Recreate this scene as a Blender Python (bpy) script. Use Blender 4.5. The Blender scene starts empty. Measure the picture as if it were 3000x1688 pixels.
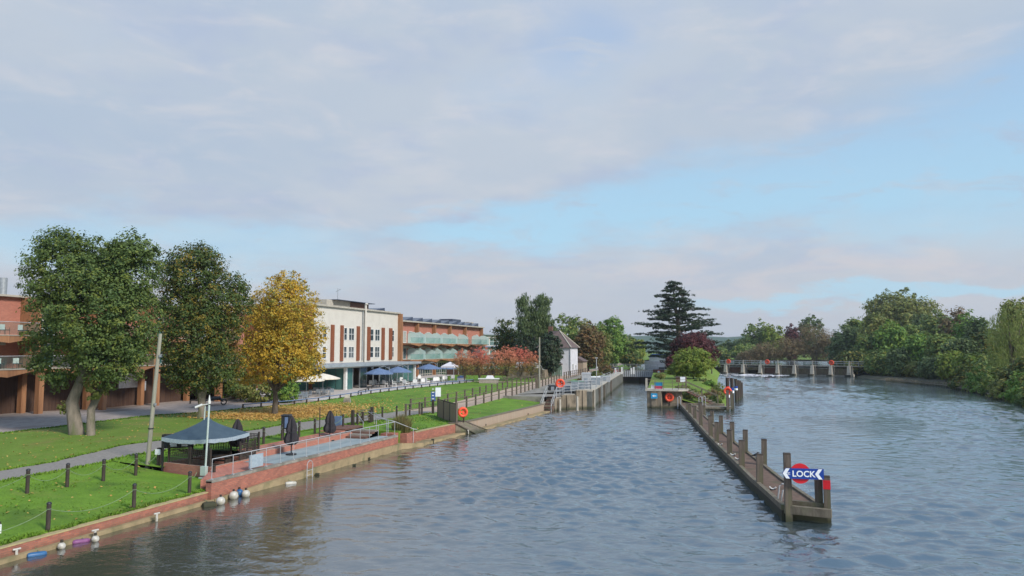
import bpy, math, random
import numpy as np
from mathutils import Vector, Matrix
random.seed(7); RNG = np.random.default_rng(7)
scene = bpy.context.scene
COL = scene.collection
R = math.radians
# ------------------------------------------------------------------ camera
YAW, PITCH, FPX, HC = R(17), math.atan(178/2167), 2167.0, 7.0
cd = bpy.data.cameras.new("camera"); cam = bpy.data.objects.new("camera", cd); COL.objects.link(cam)
cam.location = (0, 0, HC); cam.rotation_euler = (R(90)+PITCH, 0, YAW)
cd.sensor_width = 36; cd.lens = 36*FPX/3000; cd.clip_start = .1; cd.clip_end = 6000
scene.camera = cam
scene.view_settings.view_transform = 'Standard'; scene.view_settings.look = 'None'
scene.view_settings.gamma = 1; scene.view_settings.exposure = 0.2
# ------------------------------------------------------------------ node helpers
class N:
    def __init__(s, tree): s.t = tree; s.l = tree.links
    def new(s, typ, **kw):
        n = s.t.nodes.new(typ)
        for k, v in kw.items(): setattr(n, k, v)
        return n
    def put(s, sock, v):
        if hasattr(v, 'is_output') or isinstance(v, bpy.types.NodeSocket): s.l.new(v, sock)
        else:
            if sock.type == 'RGBA' and len(v) == 3: v = (*v, 1)
            sock.default_value = v
    def m(s, op, a, b=0.0, c=0.0, clamp=False):
        n = s.new('ShaderNodeMath', operation=op, use_clamp=clamp)
        s.put(n.inputs[0], a); s.put(n.inputs[1], b); s.put(n.inputs[2], c)
        return n.outputs[0]
    def mix(s, f, a, b, mode='MIX'):
        n = s.new('ShaderNodeMix', data_type='RGBA', blend_type=mode)
        s.put(n.inputs[0], f); s.put(n.inputs[6], a); s.put(n.inputs[7], b)
        return n.outputs[2]
    def ramp(s, v, lo, hi):
        n = s.new('ShaderNodeMapRange', interpolation_type='SMOOTHSTEP')
        s.put(n.inputs[0], v); s.put(n.inputs[1], lo); s.put(n.inputs[2], hi)
        return n.outputs[0]
    def noise(s, vec, scale, detail=4, rough=.55, dist=0.0):
        n = s.new('ShaderNodeTexNoise'); s.put(n.inputs['Vector'], vec)
        n.inputs['Scale'].default_value = scale; n.inputs['Detail'].default_value = detail
        n.inputs['Roughness'].default_value = rough; n.inputs['Distortion'].default_value = dist
        return n.outputs[0]
    def xyz(s, x, y, z):
        n = s.new('ShaderNodeCombineXYZ')
        for i, v in enumerate((x, y, z)): s.put(n.inputs[i], v)
        return n.outputs[0]
    def sep(s, v):
        n = s.new('ShaderNodeSeparateXYZ'); s.put(n.inputs[0], v); return n.outputs
# ------------------------------------------------------------------ sky
SUN_EL, SUN_AZ = R(36), R(116)          # the sun stands behind the camera to its right, behind thin cloud
world = bpy.data.worlds.new("World"); scene.world = world; world.use_nodes = True
wt = world.node_tree; wt.nodes.clear(); w = N(wt)
sky = w.new('ShaderNodeTexSky', sky_type='NISHITA'); sky.sun_disc = False
sky.sun_elevation = SUN_EL; sky.sun_rotation = SUN_AZ
tc = w.new('ShaderNodeTexCoord').outputs['Generated']
rot = w.new('ShaderNodeVectorRotate', rotation_type='Z_AXIS'); w.put(rot.inputs['Vector'], tc); rot.inputs['Angle'].default_value = -YAW
dx, dy, dz = w.sep(rot.outputs[0])
az = w.m('ARCTAN2', dx, dy)             # radians, 0 up the river
el = w.m('ARCSINE', dz)
warpv = w.xyz(w.m('MULTIPLY', az, 2.2), w.m('MULTIPLY', el, 7.0), 0.0)
n1 = w.m('SUBTRACT', w.noise(warpv, 1.6, 5, .55), .5)
n2 = w.m('SUBTRACT', w.noise(warpv, 5.5, 4, .6), .5)
elw = w.m('ADD', el, w.m('ADD', w.m('MULTIPLY', n1, .13), w.m('MULTIPLY', n2, .05)))
# a clear gap low in the sky, opening to the right: centre line and half height depend on the azimuth
t = w.m('DIVIDE', w.m('ADD', az, .16), .80)                       # 0 at the left tip, 1 at the right
cen = w.m('ADD', w.m('MULTIPLY', t, .085), .148)
half = w.m('ADD', w.m('MULTIPLY', w.m('MAXIMUM', t, 0.0), .085), .012)
d = w.m('DIVIDE', w.m('ABSOLUTE', w.m('SUBTRACT', elw, cen)), half)
gap = w.m('MULTIPLY', w.ramp(d, 1.6, .25), w.ramp(t, -.12, .12))
g2 = w.m('MULTIPLY', w.ramp(w.m('ABSOLUTE', w.m('SUBTRACT', elw, .062)), .016, .004), w.ramp(az, .18, .30))
g3 = w.m('MULTIPLY', w.m('MULTIPLY', w.ramp(w.m('ABSOLUTE', w.m('SUBTRACT', elw, .125)), .055, .01), w.ramp(az, -.12, -.3)), .65)
gap = w.m('MAXIMUM', gap, w.m('MAXIMUM', w.m('MULTIPLY', g2, .8), g3))
plane = w.xyz(w.m('DIVIDE', dx, w.m('ADD', w.m('MAXIMUM', dz, 0.0), .16)), w.m('DIVIDE', dy, w.m('ADD', w.m('MAXIMUM', dz, 0.0), .16)), 0.0)
c1 = w.noise(plane, .75, 5, .5, .3); c2 = w.noise(plane, 2.3, 4, .55, .2)
thin = w.m('MULTIPLY', w.ramp(c1, .50, .66), w.ramp(el, .22, .42))
gap = w.m('MAXIMUM', gap, w.m('MULTIPLY', thin, .75))
gap = w.m('MULTIPLY', gap, w.m('SUBTRACT', .95, w.m('MULTIPLY', w.ramp(w.noise(warpv, 4.2, 6, .65, .6), .50, .68), .55)))
c3 = w.noise(warpv, 3.1, 5, .62, .4)
cl = w.mix(w.ramp(c1, .36, .62), (.40, .485, .60), (.49, .54, .61))
cl = w.mix(w.m('MULTIPLY', w.ramp(c2, .46, .70), .8), cl, (.39, .465, .61))
cl = w.mix(w.m('MULTIPLY', w.ramp(c3, .45, .78), .75), cl, (.575, .585, .63))
cl = w.mix(w.m('MULTIPLY', w.ramp(el, .17, .03), .65), cl, (.50, .515, .56))          # warmer, paler bank on the horizon
cl = w.mix(w.m('MULTIPLY', w.m('MULTIPLY', w.ramp(w.m('ABSOLUTE', w.m('SUBTRACT', elw, .10)), .045, .0), w.ramp(c3, .42, .62)), .35), cl, (.62, .56, .56))
blue = w.mix(w.ramp(el, .10, .50), (.41, .665, .84), (.32, .46, .73))
nish = w.mix(1.0, sky.outputs[0], (.08, .08, .08), 'MULTIPLY')
blue = w.mix(.15, blue, nish)
skyc = w.mix(gap, cl, blue)
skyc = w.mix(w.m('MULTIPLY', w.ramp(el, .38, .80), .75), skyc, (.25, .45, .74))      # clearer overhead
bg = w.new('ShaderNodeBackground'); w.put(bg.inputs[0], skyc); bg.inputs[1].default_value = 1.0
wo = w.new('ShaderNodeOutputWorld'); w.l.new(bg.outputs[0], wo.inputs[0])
sd = bpy.data.lights.new("sun", 'SUN'); sd.energy = 3.5; sd.angle = R(12); sd.color = (1, .95, .87)
so = bpy.data.objects.new("sun", sd); COL.objects.link(so)
sdir = Vector((math.sin(SUN_AZ)*math.cos(SUN_EL), math.cos(SUN_AZ)*math.cos(SUN_EL), math.sin(SUN_EL)))
so.rotation_euler = sdir.to_track_quat('Z', 'Y').to_euler()
# ------------------------------------------------------------------ layout helpers (x: across the river, y: up the river, z: height above the lower water)
def ray(px, py):
    a = (px-1500)/FPX; b = (844-py)/FPX
    X, Y, Z = a, math.cos(PITCH)-b*math.sin(PITCH), math.sin(PITCH)+b*math.cos(PITCH)
    return (X*math.cos(YAW)-Y*math.sin(YAW), X*math.sin(YAW)+Y*math.cos(YAW), Z)
def at(px, py, z):
    r = ray(px, py); s = (z-HC)/r[2]; return Vector((r[0]*s, r[1]*s, z))
def atx(px, py, x):                      # where a line of sight meets the plane x
    r = ray(px, py); s = x/r[0]; return Vector((x, r[1]*s, HC+r[2]*s))
def aty(px, py, y):
    r = ray(px, py); s = y/r[1]; return Vector((r[0]*s, y, HC+r[2]*s))
def depth(p): return -p[0]*math.sin(YAW)+p[1]*math.cos(YAW)
def hz(py, p): return HC+depth(p)*ray(1500, py)[2]/depth(ray(1500, py))   # height seen at row py at place p
def byd(px, D, z):                       # place at column px and depth D
    a = (px-1500)/FPX*D/ (math.cos(PITCH))
    return Vector((a*math.cos(YAW)-D*math.sin(YAW), a*math.sin(YAW)+D*math.cos(YAW), z))
ORG = {}
class MB:
    def __init__(s): s.v = []; s.f = []
    def add(s, vs, fs):
        k = len(s.v); s.v += [tuple(p) for p in vs]; s.f += [tuple(i+k for i in q) for q in fs]; return s
    def box(s, x0, x1, y0, y1, z0, z1):
        return s.add([(x, y, z) for z in (z0, z1) for y in (y0, y1) for x in (x0, x1)],
                     [(0,2,3,1), (4,5,7,6), (0,1,5,4), (1,3,7,5), (3,2,6,7), (2,0,4,6)])
    def obox(s, c, size, rz=0, top=1.0):          # centre of the base, size, turn; top scales the upper face
        a, b, h = size; vs = []
        for z, k in ((0, 1), (h, top)):
            for y in (-b/2, b/2):
                for x in (-a/2, a/2):
                    X, Y = x*k, y*k
                    vs.append((c[0]+X*math.cos(rz)-Y*math.sin(rz), c[1]+X*math.sin(rz)+Y*math.cos(rz), c[2]+z))
        return s.add(vs, [(0,2,3,1), (4,5,7,6), (0,1,5,4), (1,3,7,5), (3,2,6,7), (2,0,4,6)])
    def tube(s, pts, r, n=6, r2=None):
        pts = [Vector(p) for p in pts]; L = len(pts); rr = [r+(0 if r2 is None else (r2-r)*i/(L-1)) for i in range(L)] if not isinstance(r, (list, tuple)) else r
        base = len(s.v)
        for i, p in enumerate(pts):
            t = (pts[min(i+1, L-1)]-pts[max(i-1, 0)]).normalized()
            a = t.cross(Vector((0, 0, 1)) if abs(t.z) < .9 else Vector((1, 0, 0))).normalized(); b = t.cross(a)
            for k in range(n):
                q = p+(a*math.cos(2*math.pi*k/n)+b*math.sin(2*math.pi*k/n))*rr[i]; s.v.append(tuple(q))
        for i in range(L-1):
            for k in range(n):
                k2 = (k+1) % n; s.f.append((base+i*n+k, base+i*n+k2, base+(i+1)*n+k2, base+(i+1)*n+k))
        s.f.append(tuple(base+k for k in range(n))[::-1]); s.f.append(tuple(base+(L-1)*n+k for k in range(n)))
        return s
    def lathe(s, prof, n=12, c=(0, 0, 0), sx=1, sy=1):
        base = len(s.v)
        for r, z in prof:
            for k in range(n): s.v.append((c[0]+sx*r*math.cos(2*math.pi*k/n), c[1]+sy*r*math.sin(2*math.pi*k/n), c[2]+z))
        for i in range(len(prof)-1):
            for k in range(n):
                k2 = (k+1) % n; s.f.append((base+i*n+k, base+i*n+k2, base+(i+1)*n+k2, base+(i+1)*n+k))
        s.f.append(tuple(base+k for k in range(n))[::-1]); s.f.append(tuple(base+(len(prof)-1)*n+k for k in range(n)))
        return s
    def ball(s, c, r, n=12, m=8, sz=1):
        return s.lathe([(max(.001, r*math.sin(math.pi*i/m)), -r*sz*math.cos(math.pi*i/m)) for i in range(m+1)], n, c)
    def prism(s, poly, z0, z1):
        n = len(poly); zs0 = z0 if hasattr(z0, '__len__') else [z0]*n; zs1 = z1 if hasattr(z1, '__len__') else [z1]*n
        return s.add([(p[0], p[1], zs0[i]) for i, p in enumerate(poly)]+[(p[0], p[1], zs1[i]) for i, p in enumerate(poly)],
                     [tuple(range(n))[::-1], tuple(range(n, 2*n))]+[(i, (i+1) % n, n+(i+1) % n, n+i) for i in range(n)])
    def plate(s, poly, y0, y1):                    # polygon in x,z pushed along y
        n = len(poly)
        return s.add([(p[0], y0, p[1]) for p in poly]+[(p[0], y1, p[1]) for p in poly],
                     [tuple(range(n)), tuple(range(n, 2*n))[::-1]]+[(i, n+i, n+(i+1) % n, (i+1) % n) for i in range(n)])
    def platex(s, poly, x0, x1):                   # polygon in y,z pushed along x
        n = len(poly)
        return s.add([(x0, p[0], p[1]) for p in poly]+[(x1, p[0], p[1]) for p in poly],
                     [tuple(range(n)), tuple(range(n, 2*n))[::-1]]+[(i, n+i, n+(i+1) % n, (i+1) % n) for i in range(n)])
    def torus(s, c, R1, r, ax='y', n=20, m=8, rz=0):
        base = len(s.v)
        for i in range(n):
            a = 2*math.pi*i/n
            for k in range(m):
                b = 2*math.pi*k/m; q = R1+r*math.cos(b); p = Vector((q*math.cos(a), r*math.sin(b), q*math.sin(a)))
                if ax == 'z': p = Vector((p.x, p.z, p.y))
                p = Matrix.Rotation(rz, 3, 'Z') @ p; s.v.append((c[0]+p.x, c[1]+p.y, c[2]+p.z))
        for i in range(n):
            for k in range(m):
                i2, k2 = (i+1) % n, (k+1) % m; s.f.append((base+i*m+k, base+i*m+k2, base+i2*m+k2, base+i2*m+k))
        return s
    def build(s, name, mat, parent=None, smooth=False):
        me = bpy.data.meshes.new(name); o0 = ORG.get(parent.name, (0, 0, 0)) if parent else (0, 0, 0)
        me.from_pydata([(a-o0[0], b-o0[1], c-o0[2]) for a, b, c in s.v], [], s.f)
        me.materials.append(mat)
        if smooth: me.shade_smooth(); me.set_sharp_from_angle(angle=R(50))
        o = bpy.data.objects.new(name, me); COL.objects.link(o)
        if parent: o.parent = parent; ORG[o.name] = o0
        return o
def tag(o, label=None, cat=None, group=None, kind=None):
    for k, v in (('label', label), ('category', cat), ('group', group), ('kind', kind)):
        if v: o[k] = v
    return o
def thing(name, label, cat, loc=(0, 0, 0), group=None):
    o = bpy.data.objects.new(name, None); COL.objects.link(o); o.location = loc; ORG[o.name] = tuple(loc); o.empty_display_size = .2
    return tag(o, label, cat, group)
def struct(name, mb, mat, smooth=False): return tag(mb.build(name, mat, None, smooth), kind='structure')
def copy_tree(o, parent=None):
    c = o.copy(); COL.objects.link(c)
    if parent is not None: c.parent = parent
    for ch in list(o.children): copy_tree(ch, c)
    return c
def place(src, first, loc, rz=0, label=None, scale=1):
    o = src if first else copy_tree(src)
    o.location = loc; o.rotation_euler = (0, 0, rz); o.scale = (scale,)*3
    if label: o['label'] = label
    return o
ORD = ['leftmost']+[w_+' from the left' for w_ in 'second third fourth fifth sixth seventh eighth ninth tenth eleventh twelfth thirteenth fourteenth fifteenth sixteenth seventeenth eighteenth nineteenth twentieth'.split()]
NORD = ['nearest']+[w_+' from the near end' for w_ in 'second third fourth fifth sixth seventh eighth ninth tenth eleventh twelfth thirteenth fourteenth fifteenth sixteenth seventeenth eighteenth nineteenth twentieth'.split()]
NORD += ['twenty-'+q+' from the near end' for q in 'first second third fourth fifth sixth seventh eighth ninth'.split()]
# ------------------------------------------------------------------ materials
M = {}
def material(name, c1, c2=None, scale=3, rough=.7, bump=0.0, bscale=None, metal=0.0, stretch=(1, 1, 1), spec=.4, c3=None, s3=.5):
    m = bpy.data.materials.new(name); m.use_nodes = True; n = N(m.node_tree); b = m.node_tree.nodes['Principled BSDF']
    v = n.new('ShaderNodeTexCoord').outputs['Object']
    mp = n.new('ShaderNodeMapping'); n.put(mp.inputs['Vector'], v); mp.inputs['Scale'].default_value = stretch; v = mp.outputs[0]
    if c2 is None: c2 = tuple(x*.75 for x in c1)
    col = n.mix(n.ramp(n.noise(v, scale, 6, .65), .35, .68), c1, c2)
    if c3: col = n.mix(n.ramp(n.noise(v, s3, 4, .6), .5, .68), col, c3)
    n.put(b.inputs['Base Color'], col); b.inputs['Roughness'].default_value = rough; b.inputs['Metallic'].default_value = metal
    b.inputs['Specular IOR Level'].default_value = spec
    if bump:
        bn = n.new('ShaderNodeBump'); bn.inputs['Strength'].default_value = 1; bn.inputs['Distance'].default_value = bump
        n.put(bn.inputs['Height'], n.noise(v, bscale or scale*3, 5, .65)); n.put(b.inputs['Normal'], bn.outputs[0])
    M[name] = m; return m
def brick(name, c1, c2, mortar, wash=None, sc=1.0):
    m = bpy.data.materials.new(name); m.use_nodes = True; n = N(m.node_tree); b = m.node_tree.nodes['Principled BSDF']
    x, y, z = n.sep(n.new('ShaderNodeTexCoord').outputs['Object'])
    t = n.new('ShaderNodeTexBrick'); n.put(t.inputs['Vector'], n.xyz(n.m('ADD', x, y), z, 0.0))
    t.inputs['Scale'].default_value = 1; t.inputs['Brick Width'].default_value = .225*sc; t.inputs['Row Height'].default_value = .075*sc
    t.inputs['Mortar Size'].default_value = .006*sc
    n.put(t.inputs['Color1'], c1); n.put(t.inputs['Color2'], c2); n.put(t.inputs['Mortar'], mortar)
    v = n.new('ShaderNodeTexCoord').outputs['Object']
    col = n.mix(n.m('MULTIPLY', n.ramp(n.noise(v, 1.3, 6, .7), .4, .75), .7), t.outputs[0], wash or tuple(q*.55 for q in c1))
    n.put(b.inputs['Base Color'], col); b.inputs['Roughness'].default_value = .85
    bn = n.new('ShaderNodeBump'); bn.inputs['Distance'].default_value = .01; n.put(bn.inputs['Height'], n.m('ADD', t.outputs[1], n.m('MULTIPLY', n.noise(v, 30, 3), -1))); n.put(b.inputs['Normal'], bn.outputs[0])
    M[name] = m; return m
def leafmat(name, c1, c2, c3, top=None, z0=0, z1=1, scale=.5):
    """leaf colours drift through the crown and from leaf to leaf; 'top' is the colour of leaves that have turned first, high up"""
    m = bpy.data.materials.new(name); m.use_nodes = True; n = N(m.node_tree); nt = m.node_tree; b = nt.nodes['Principled BSDF']
    v = n.new('ShaderNodeTexCoord').outputs['Object']; rnd = n.new('ShaderNodeNewGeometry').outputs['Random Per Island']
    a = n.m('ADD', n.m('MULTIPLY', n.noise(v, scale*1.3, 3), .88), n.m('MULTIPLY', rnd, .18))
    col = n.mix(n.ramp(a, .38, .62), c1, c2)
    col = n.mix(n.ramp(n.m('ADD', n.noise(v, scale*2.3, 2), n.m('MULTIPLY', rnd, .22)), .62, .80), col, c3)
    if top:
        z = n.sep(v)[2]
        col = n.mix(n.ramp(n.m('ADD', z, n.m('MULTIPLY', n.m('SUBTRACT', a, .5), (z1-z0)*1.4)), z0, z1), col, top)
    n.put(b.inputs['Base Color'], col); b.inputs['Roughness'].default_value = .55; b.inputs['Specular IOR Level'].default_value = .25
    tr = n.new('ShaderNodeBsdfTranslucent'); n.put(tr.inputs[0], col)
    mx = n.new('ShaderNodeMixShader'); mx.inputs[0].default_value = .3
    n.l.new(b.outputs[0], mx.inputs[1]); n.l.new(tr.outputs[0], mx.inputs[2]); n.l.new(mx.outputs[0], nt.nodes['Material Output'].inputs[0])
    M[name] = m; return m
brick('brick_red', (.50, .185, .125), (.40, .145, .10), (.36, .26, .2), wash=(.40, .15, .105))
brick('brick_bank', (.46, .16, .10), (.30, .10, .07), (.27, .19, .15), wash=(.22, .10, .07))
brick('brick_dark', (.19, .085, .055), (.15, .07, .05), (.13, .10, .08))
brick('brick_pale', (.50, .30, .17), (.42, .24, .14), (.35, .28, .2))
material('coping', (.42, .33, .16), (.30, .25, .14), 2, .9)
material('toe_concrete', (.33, .25, .14), (.24, .18, .10), 1.5, .95, .02, 6, c3=(.17, .15, .075), s3=.7)
material('wood_grey', (.20, .165, .12), (.11, .09, .065), 5, .9, .008, 20, stretch=(1, 1, .25), c3=(.13, .13, .07), s3=1.2)
material('wood_post', (.145, .115, .09), (.075, .06, .05), 7, .9, .01, 14, stretch=(1, 1, .15), c3=(.12, .11, .065), s3=2)
material('wood_dark', (.035, .027, .022), (.06, .045, .035), 8, .85, .004, 25, stretch=(1, 1, .2))
material('wood_orange', (.34, .165, .078), (.25, .115, .055), 3, .6, stretch=(1, 1, .12))
material('wood_brown', (.26, .085, .035), (.19, .06, .028), 3, .65, stretch=(1, 1, .15))
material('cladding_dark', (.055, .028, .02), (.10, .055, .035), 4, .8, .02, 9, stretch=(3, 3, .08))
material('deck_brown', (.17, .105, .075), (.105, .065, .05), 3, .95, .01, 18, c3=(.10, .085, .05), s3=.6)
material('render_white', (.60, .56, .495), (.55, .51, .45), .8, .8)
material('cottage_white', (.64, .63, .66), (.56, .55, .58), 1.2, .85, .01, 10)
material('white_paint', (.78, .77, .75), (.62, .61, .58), 4, .5)
material('white_plastic', (.60, .62, .60), (.58, .57, .52), 5, .4)
material('concrete', (.30, .27, .23), (.20, .18, .15), 1.2, .95, .015, 8, c3=(.13, .12, .09), s3=.5)
material('lock_concrete', (.26, .21, .15), (.13, .105, .075), 1.1, .95, .03, 5, stretch=(1, 1, .35), c3=(.07, .06, .045), s3=.9)
material('lock_stone', (.15, .15, .13), (.09, .09, .08), 2, .95, .02, 5, stretch=(1, 1, .4), c3=(.05, .055, .04), s3=.7)
material('pale_stone', (.46, .42, .35), (.34, .31, .26), 2, .9)
material('steel', (.45, .47, .48), (.34, .36, .37), 5, .4, metal=.6)
material('steel_white', (.40, .41, .42), (.31, .32, .33), 4, .5)
material('pole_pale', (.44, .52, .48), (.36, .43, .40), 2, .5)
material('rust', (.16, .08, .06), (.09, .05, .04), 4, .9)
material('black_metal', (.018, .018, .02), (.03, .03, .034), 5, .5)
material('dark_fabric', (.022, .018, .022), (.035, .03, .034), 4, .8, .01, 6)
material('tent_fabric', (.04, .065, .088), (.055, .085, .11), 2, .55, .01, 4)
material('tent_trim', (.34, .40, .44), (.25, .31, .36), 9, .6)
material('parasol_navy', (.10, .15, .26), (.14, .20, .33), 1.5, .7)
material('parasol_cream', (.74, .66, .54), (.66, .58, .48), 2, .8)
material('canvas_white', (.66, .65, .68), (.58, .56, .6), 2, .7)
material('gravel', (.36, .30, .265), (.25, .205, .185), 2.2, .95, .015, 30, c3=(.17, .125, .10), s3=.22, stretch=(1, .5, 1))
material('path_asphalt', (.26, .235, .21), (.20, .18, .16), 6, .95, .006, 40)
material('towpath_gravel', (.46, .345, .26), (.37, .27, .20), 3, .95, .01, 30)
material('terrace_paving', (.52, .465, .43), (.42, .38, .355), 1.5, .8, .006, 12)
material('patio_slate', (.31, .355, .355), (.22, .265, .27), 1.3, .6, .006, 8, stretch=(1.5, .5, 1))
material('rope', (.20, .27, .15), (.14, .2, .1), 10, .9)
material('slate_roof', (.155, .105, .095), (.10, .075, .07), 3, .8, .02, 9)
material('metal_roof', (.30, .34, .37), (.24, .275, .30), 1.2, .45)
material('solar', (.03, .04, .075), (.06, .075, .11), 2, .25)
material('orange', (.80, .095, .035), (.66, .07, .03), 4, .5)
material('sign_blue', (.008, .045, .26), (.01, .05, .28), 3, .4)
material('sign_red', (.62, .012, .02), (.55, .01, .02), 3, .45)
material('sign_white', (.80, .82, .84), (.76, .78, .80), 3, .4)
material('sign_cyan', (.02, .30, .55), (.02, .27, .50), 3, .5)
material('sign_pink', (.62, .07, .14), (.55, .06, .12), 3, .5)
material('buoy_white', (.50, .48, .43), (.36, .34, .29), 5, .4, c3=(.3, .28, .2), s3=3)
material('buoy_blue', (.02, .09, .22), (.03, .12, .26), 4, .4)
material('buoy_purple', (.17, .05, .15), (.22, .08, .2), 4, .5)
material('buoy_teal', (.20, .40, .42), (.16, .33, .36), 4, .5)
material('green_box', (.16, .26, .20), (.13, .21, .17), 3, .5)
material('grey_box', (.27, .30, .33), (.20, .23, .26), 3, .5)
material('boat_blue', (.05, .10, .28), (.07, .13, .34), 3, .5)
material('bark', (.13, .105, .08), (.075, .06, .045), 6, .95, .03, 9, stretch=(1, 1, .3))
material('bark_pale', (.24, .20, .16), (.15, .13, .10), 4, .95, .03, 9, stretch=(1, 1, .3), c3=(.11, .12, .055), s3=.8)
material('hill', (.045, .085, .06), (.07, .11, .075), .02, 1)
material('mud', (.10, .085, .05), (.07, .06, .035), 1, 1, .02, 4)
def grassmat(name, c1, c2, c3, s=1.0):
    m = material(name, c1, c2, .9*s, .85, .03, 14, c3=c3, s3=.35*s, spec=.2)
    n = N(m.node_tree); b = m.node_tree.nodes['Principled BSDF']
    v = n.new('ShaderNodeNewGeometry').outputs['Position']; src = b.inputs['Base Color'].links[0].from_socket
    col = n.mix(n.m('MULTIPLY', n.ramp(n.noise(v, 12, 4, .7), .35, .7), .55), src, tuple(q*.5 for q in c1))
    col = n.mix(n.m('MULTIPLY', n.ramp(n.noise(v, .55, 5, .7, .4), .52, .74), .6), col, (.20, .22, .05))
    col = n.mix(n.m('MULTIPLY', n.ramp(n.noise(v, 1.9, 5, .75), .62, .80), .5), col, (.13, .11, .045))
    n.put(b.inputs['Base Color'], col); return m
grassmat('grass', (.120, .225, .022), (.165, .29, .03), (.085, .16, .02))
grassmat('grass_worn', (.135, .22, .03), (.17, .26, .04), (.22, .21, .06))
material('glass_green', (.025, .055, .055), (.04, .08, .08), .6, .12, spec=.8)
material('glass_teal', (.04, .12, .115), (.07, .17, .16), .5, .1, spec=.8)
material('window_glass', (.03, .045, .055), (.07, .09, .10), .6, .08, spec=.9)
def curtains(m):                         # some rooms have pale curtains behind the glass
    n = N(m.node_tree); b = m.node_tree.nodes['Principled BSDF']; src = b.inputs['Base Color'].links[0].from_socket
    r = n.new('ShaderNodeObjectInfo').outputs['Random']; n.put(b.inputs['Base Color'], n.mix(n.ramp(r, .55, .95), src, (.34, .33, .30)))
curtains(M['window_glass'])
def tide(m, z0, z1, c):                  # green slime and damp on piles up to the usual water line
    n = N(m.node_tree); b = m.node_tree.nodes['Principled BSDF']; src = b.inputs['Base Color'].links[0].from_socket; p = n.new('ShaderNodeNewGeometry').outputs['Position']
    z = n.m('ADD', n.sep(p)[2], n.m('MULTIPLY', n.m('SUBTRACT', n.noise(p, 3, 4), .5), .35)); n.put(b.inputs['Base Color'], n.mix(n.m('MULTIPLY', n.ramp(z, z1, z0), .85), src, c))
material('screen_mint', (.50, .66, .63), (.56, .70, .67), .5, .3)
material('panel_wood', (.38, .30, .225), (.26, .205, .155), 5, .9, stretch=(6, 6, .1), c3=(.34, .22, .15), s3=2)
for k_ in ('wood_post', 'wood_grey', 'lock_concrete', 'lock_stone', 'wood_dark'): tide(M[k_], .05, .42, (.035, .04, .018))
tide(M['brick_bank'], .0, .40, (.16, .10, .06))
def clear_glass():
    m = bpy.data.materials.new('balcony_glass'); m.use_nodes = True; n = N(m.node_tree); nt = m.node_tree; b = nt.nodes['Principled BSDF']
    v = n.new('ShaderNodeTexCoord').outputs['Object']
    n.put(b.inputs['Base Color'], n.mix(n.noise(v, 1), (.10, .24, .24), (.16, .32, .31))); b.inputs['Roughness'].default_value = .08
    tr = n.new('ShaderNodeBsdfTransparent'); tr.inputs[0].default_value = (.90, .96, .95, 1)
    mx = n.new('ShaderNodeMixShader'); mx.inputs[0].default_value = .09
    n.l.new(tr.outputs[0], mx.inputs[1]); n.l.new(b.outputs[0], mx.inputs[2]); n.l.new(mx.outputs[0], nt.nodes['Material Output'].inputs[0]); M['balcony_glass'] = m
clear_glass()
def watermat():
    m = bpy.data.materials.new('river_water'); m.use_nodes = True; n = N(m.node_tree); nt = m.node_tree; b = nt.nodes['Principled BSDF']
    x, y, z = n.sep(n.new('ShaderNodeTexCoord').outputs['Object'])
    v = n.xyz(n.m('MULTIPLY', x, .8), y, 0.0)
    a = n.noise(v, .30, 3, .5, .5); c = n.noise(v, 1.1, 3, .6, .8); e = n.noise(v, 3.4, 3, .6, .5)
    gust = n.ramp(n.noise(n.xyz(x, n.m('MULTIPLY', y, .5), 3.0), .09, 4, .6), .35, .7)   # rougher and calmer patches
    h = n.m('ADD', n.m('MULTIPLY', a, .02), n.m('MULTIPLY', n.m('ADD', n.m('MULTIPLY', c, .034), n.m('MULTIPLY', e, .026)), n.m('MULTIPLY', n.m('ADD', n.m('MULTIPLY', gust, 1.0), .45), n.m('ADD', n.m('MULTIPLY', n.ramp(n.m('ADD', x, n.m('MULTIPLY', y, .25)), -17.0, -4.0), .6), .4))))
    bn = n.new('ShaderNodeBump'); bn.inputs['Distance'].default_value = 1.0; bn.inputs['Strength'].default_value = 1
    n.put(bn.inputs['Height'], h)
    n.put(b.inputs['Base Color'], n.mix(n.ramp(n.m('ADD', x, n.m('MULTIPLY', n.m('SUBTRACT', gust, .5), 5.0)), -19.0, -8.0), (.026, .021, .009), (.024, .042, .048)))     # silt and dark tree reflection painted near the bank, bluish sky reflection in channel; b.inputs['Roughness'].default_value = .3; b.inputs['Specular IOR Level'].default_value = .1
    n.put(b.inputs['Normal'], bn.outputs[0])
    gl = n.new('ShaderNodeBsdfGlossy'); gl.inputs['Roughness'].default_value = .05; gl.inputs['Color'].default_value = (.94, .97, 1, 1); n.put(gl.inputs['Normal'], bn.outputs[0])
    fr = n.new('ShaderNodeFresnel'); fr.inputs['IOR'].default_value = 2.5; n.put(fr.inputs['Normal'], bn.outputs[0])
    mx = n.new('ShaderNodeMixShader'); n.put(mx.inputs[0], n.m('ADD', n.m('MULTIPLY', fr.outputs[0], .93), .07))
    n.l.new(b.outputs[0], mx.inputs[1]); n.l.new(gl.outputs[0], mx.inputs[2]); n.l.new(mx.outputs[0], nt.nodes['Material Output'].inputs[0])
    M['river_water'] = m
watermat()
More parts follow.
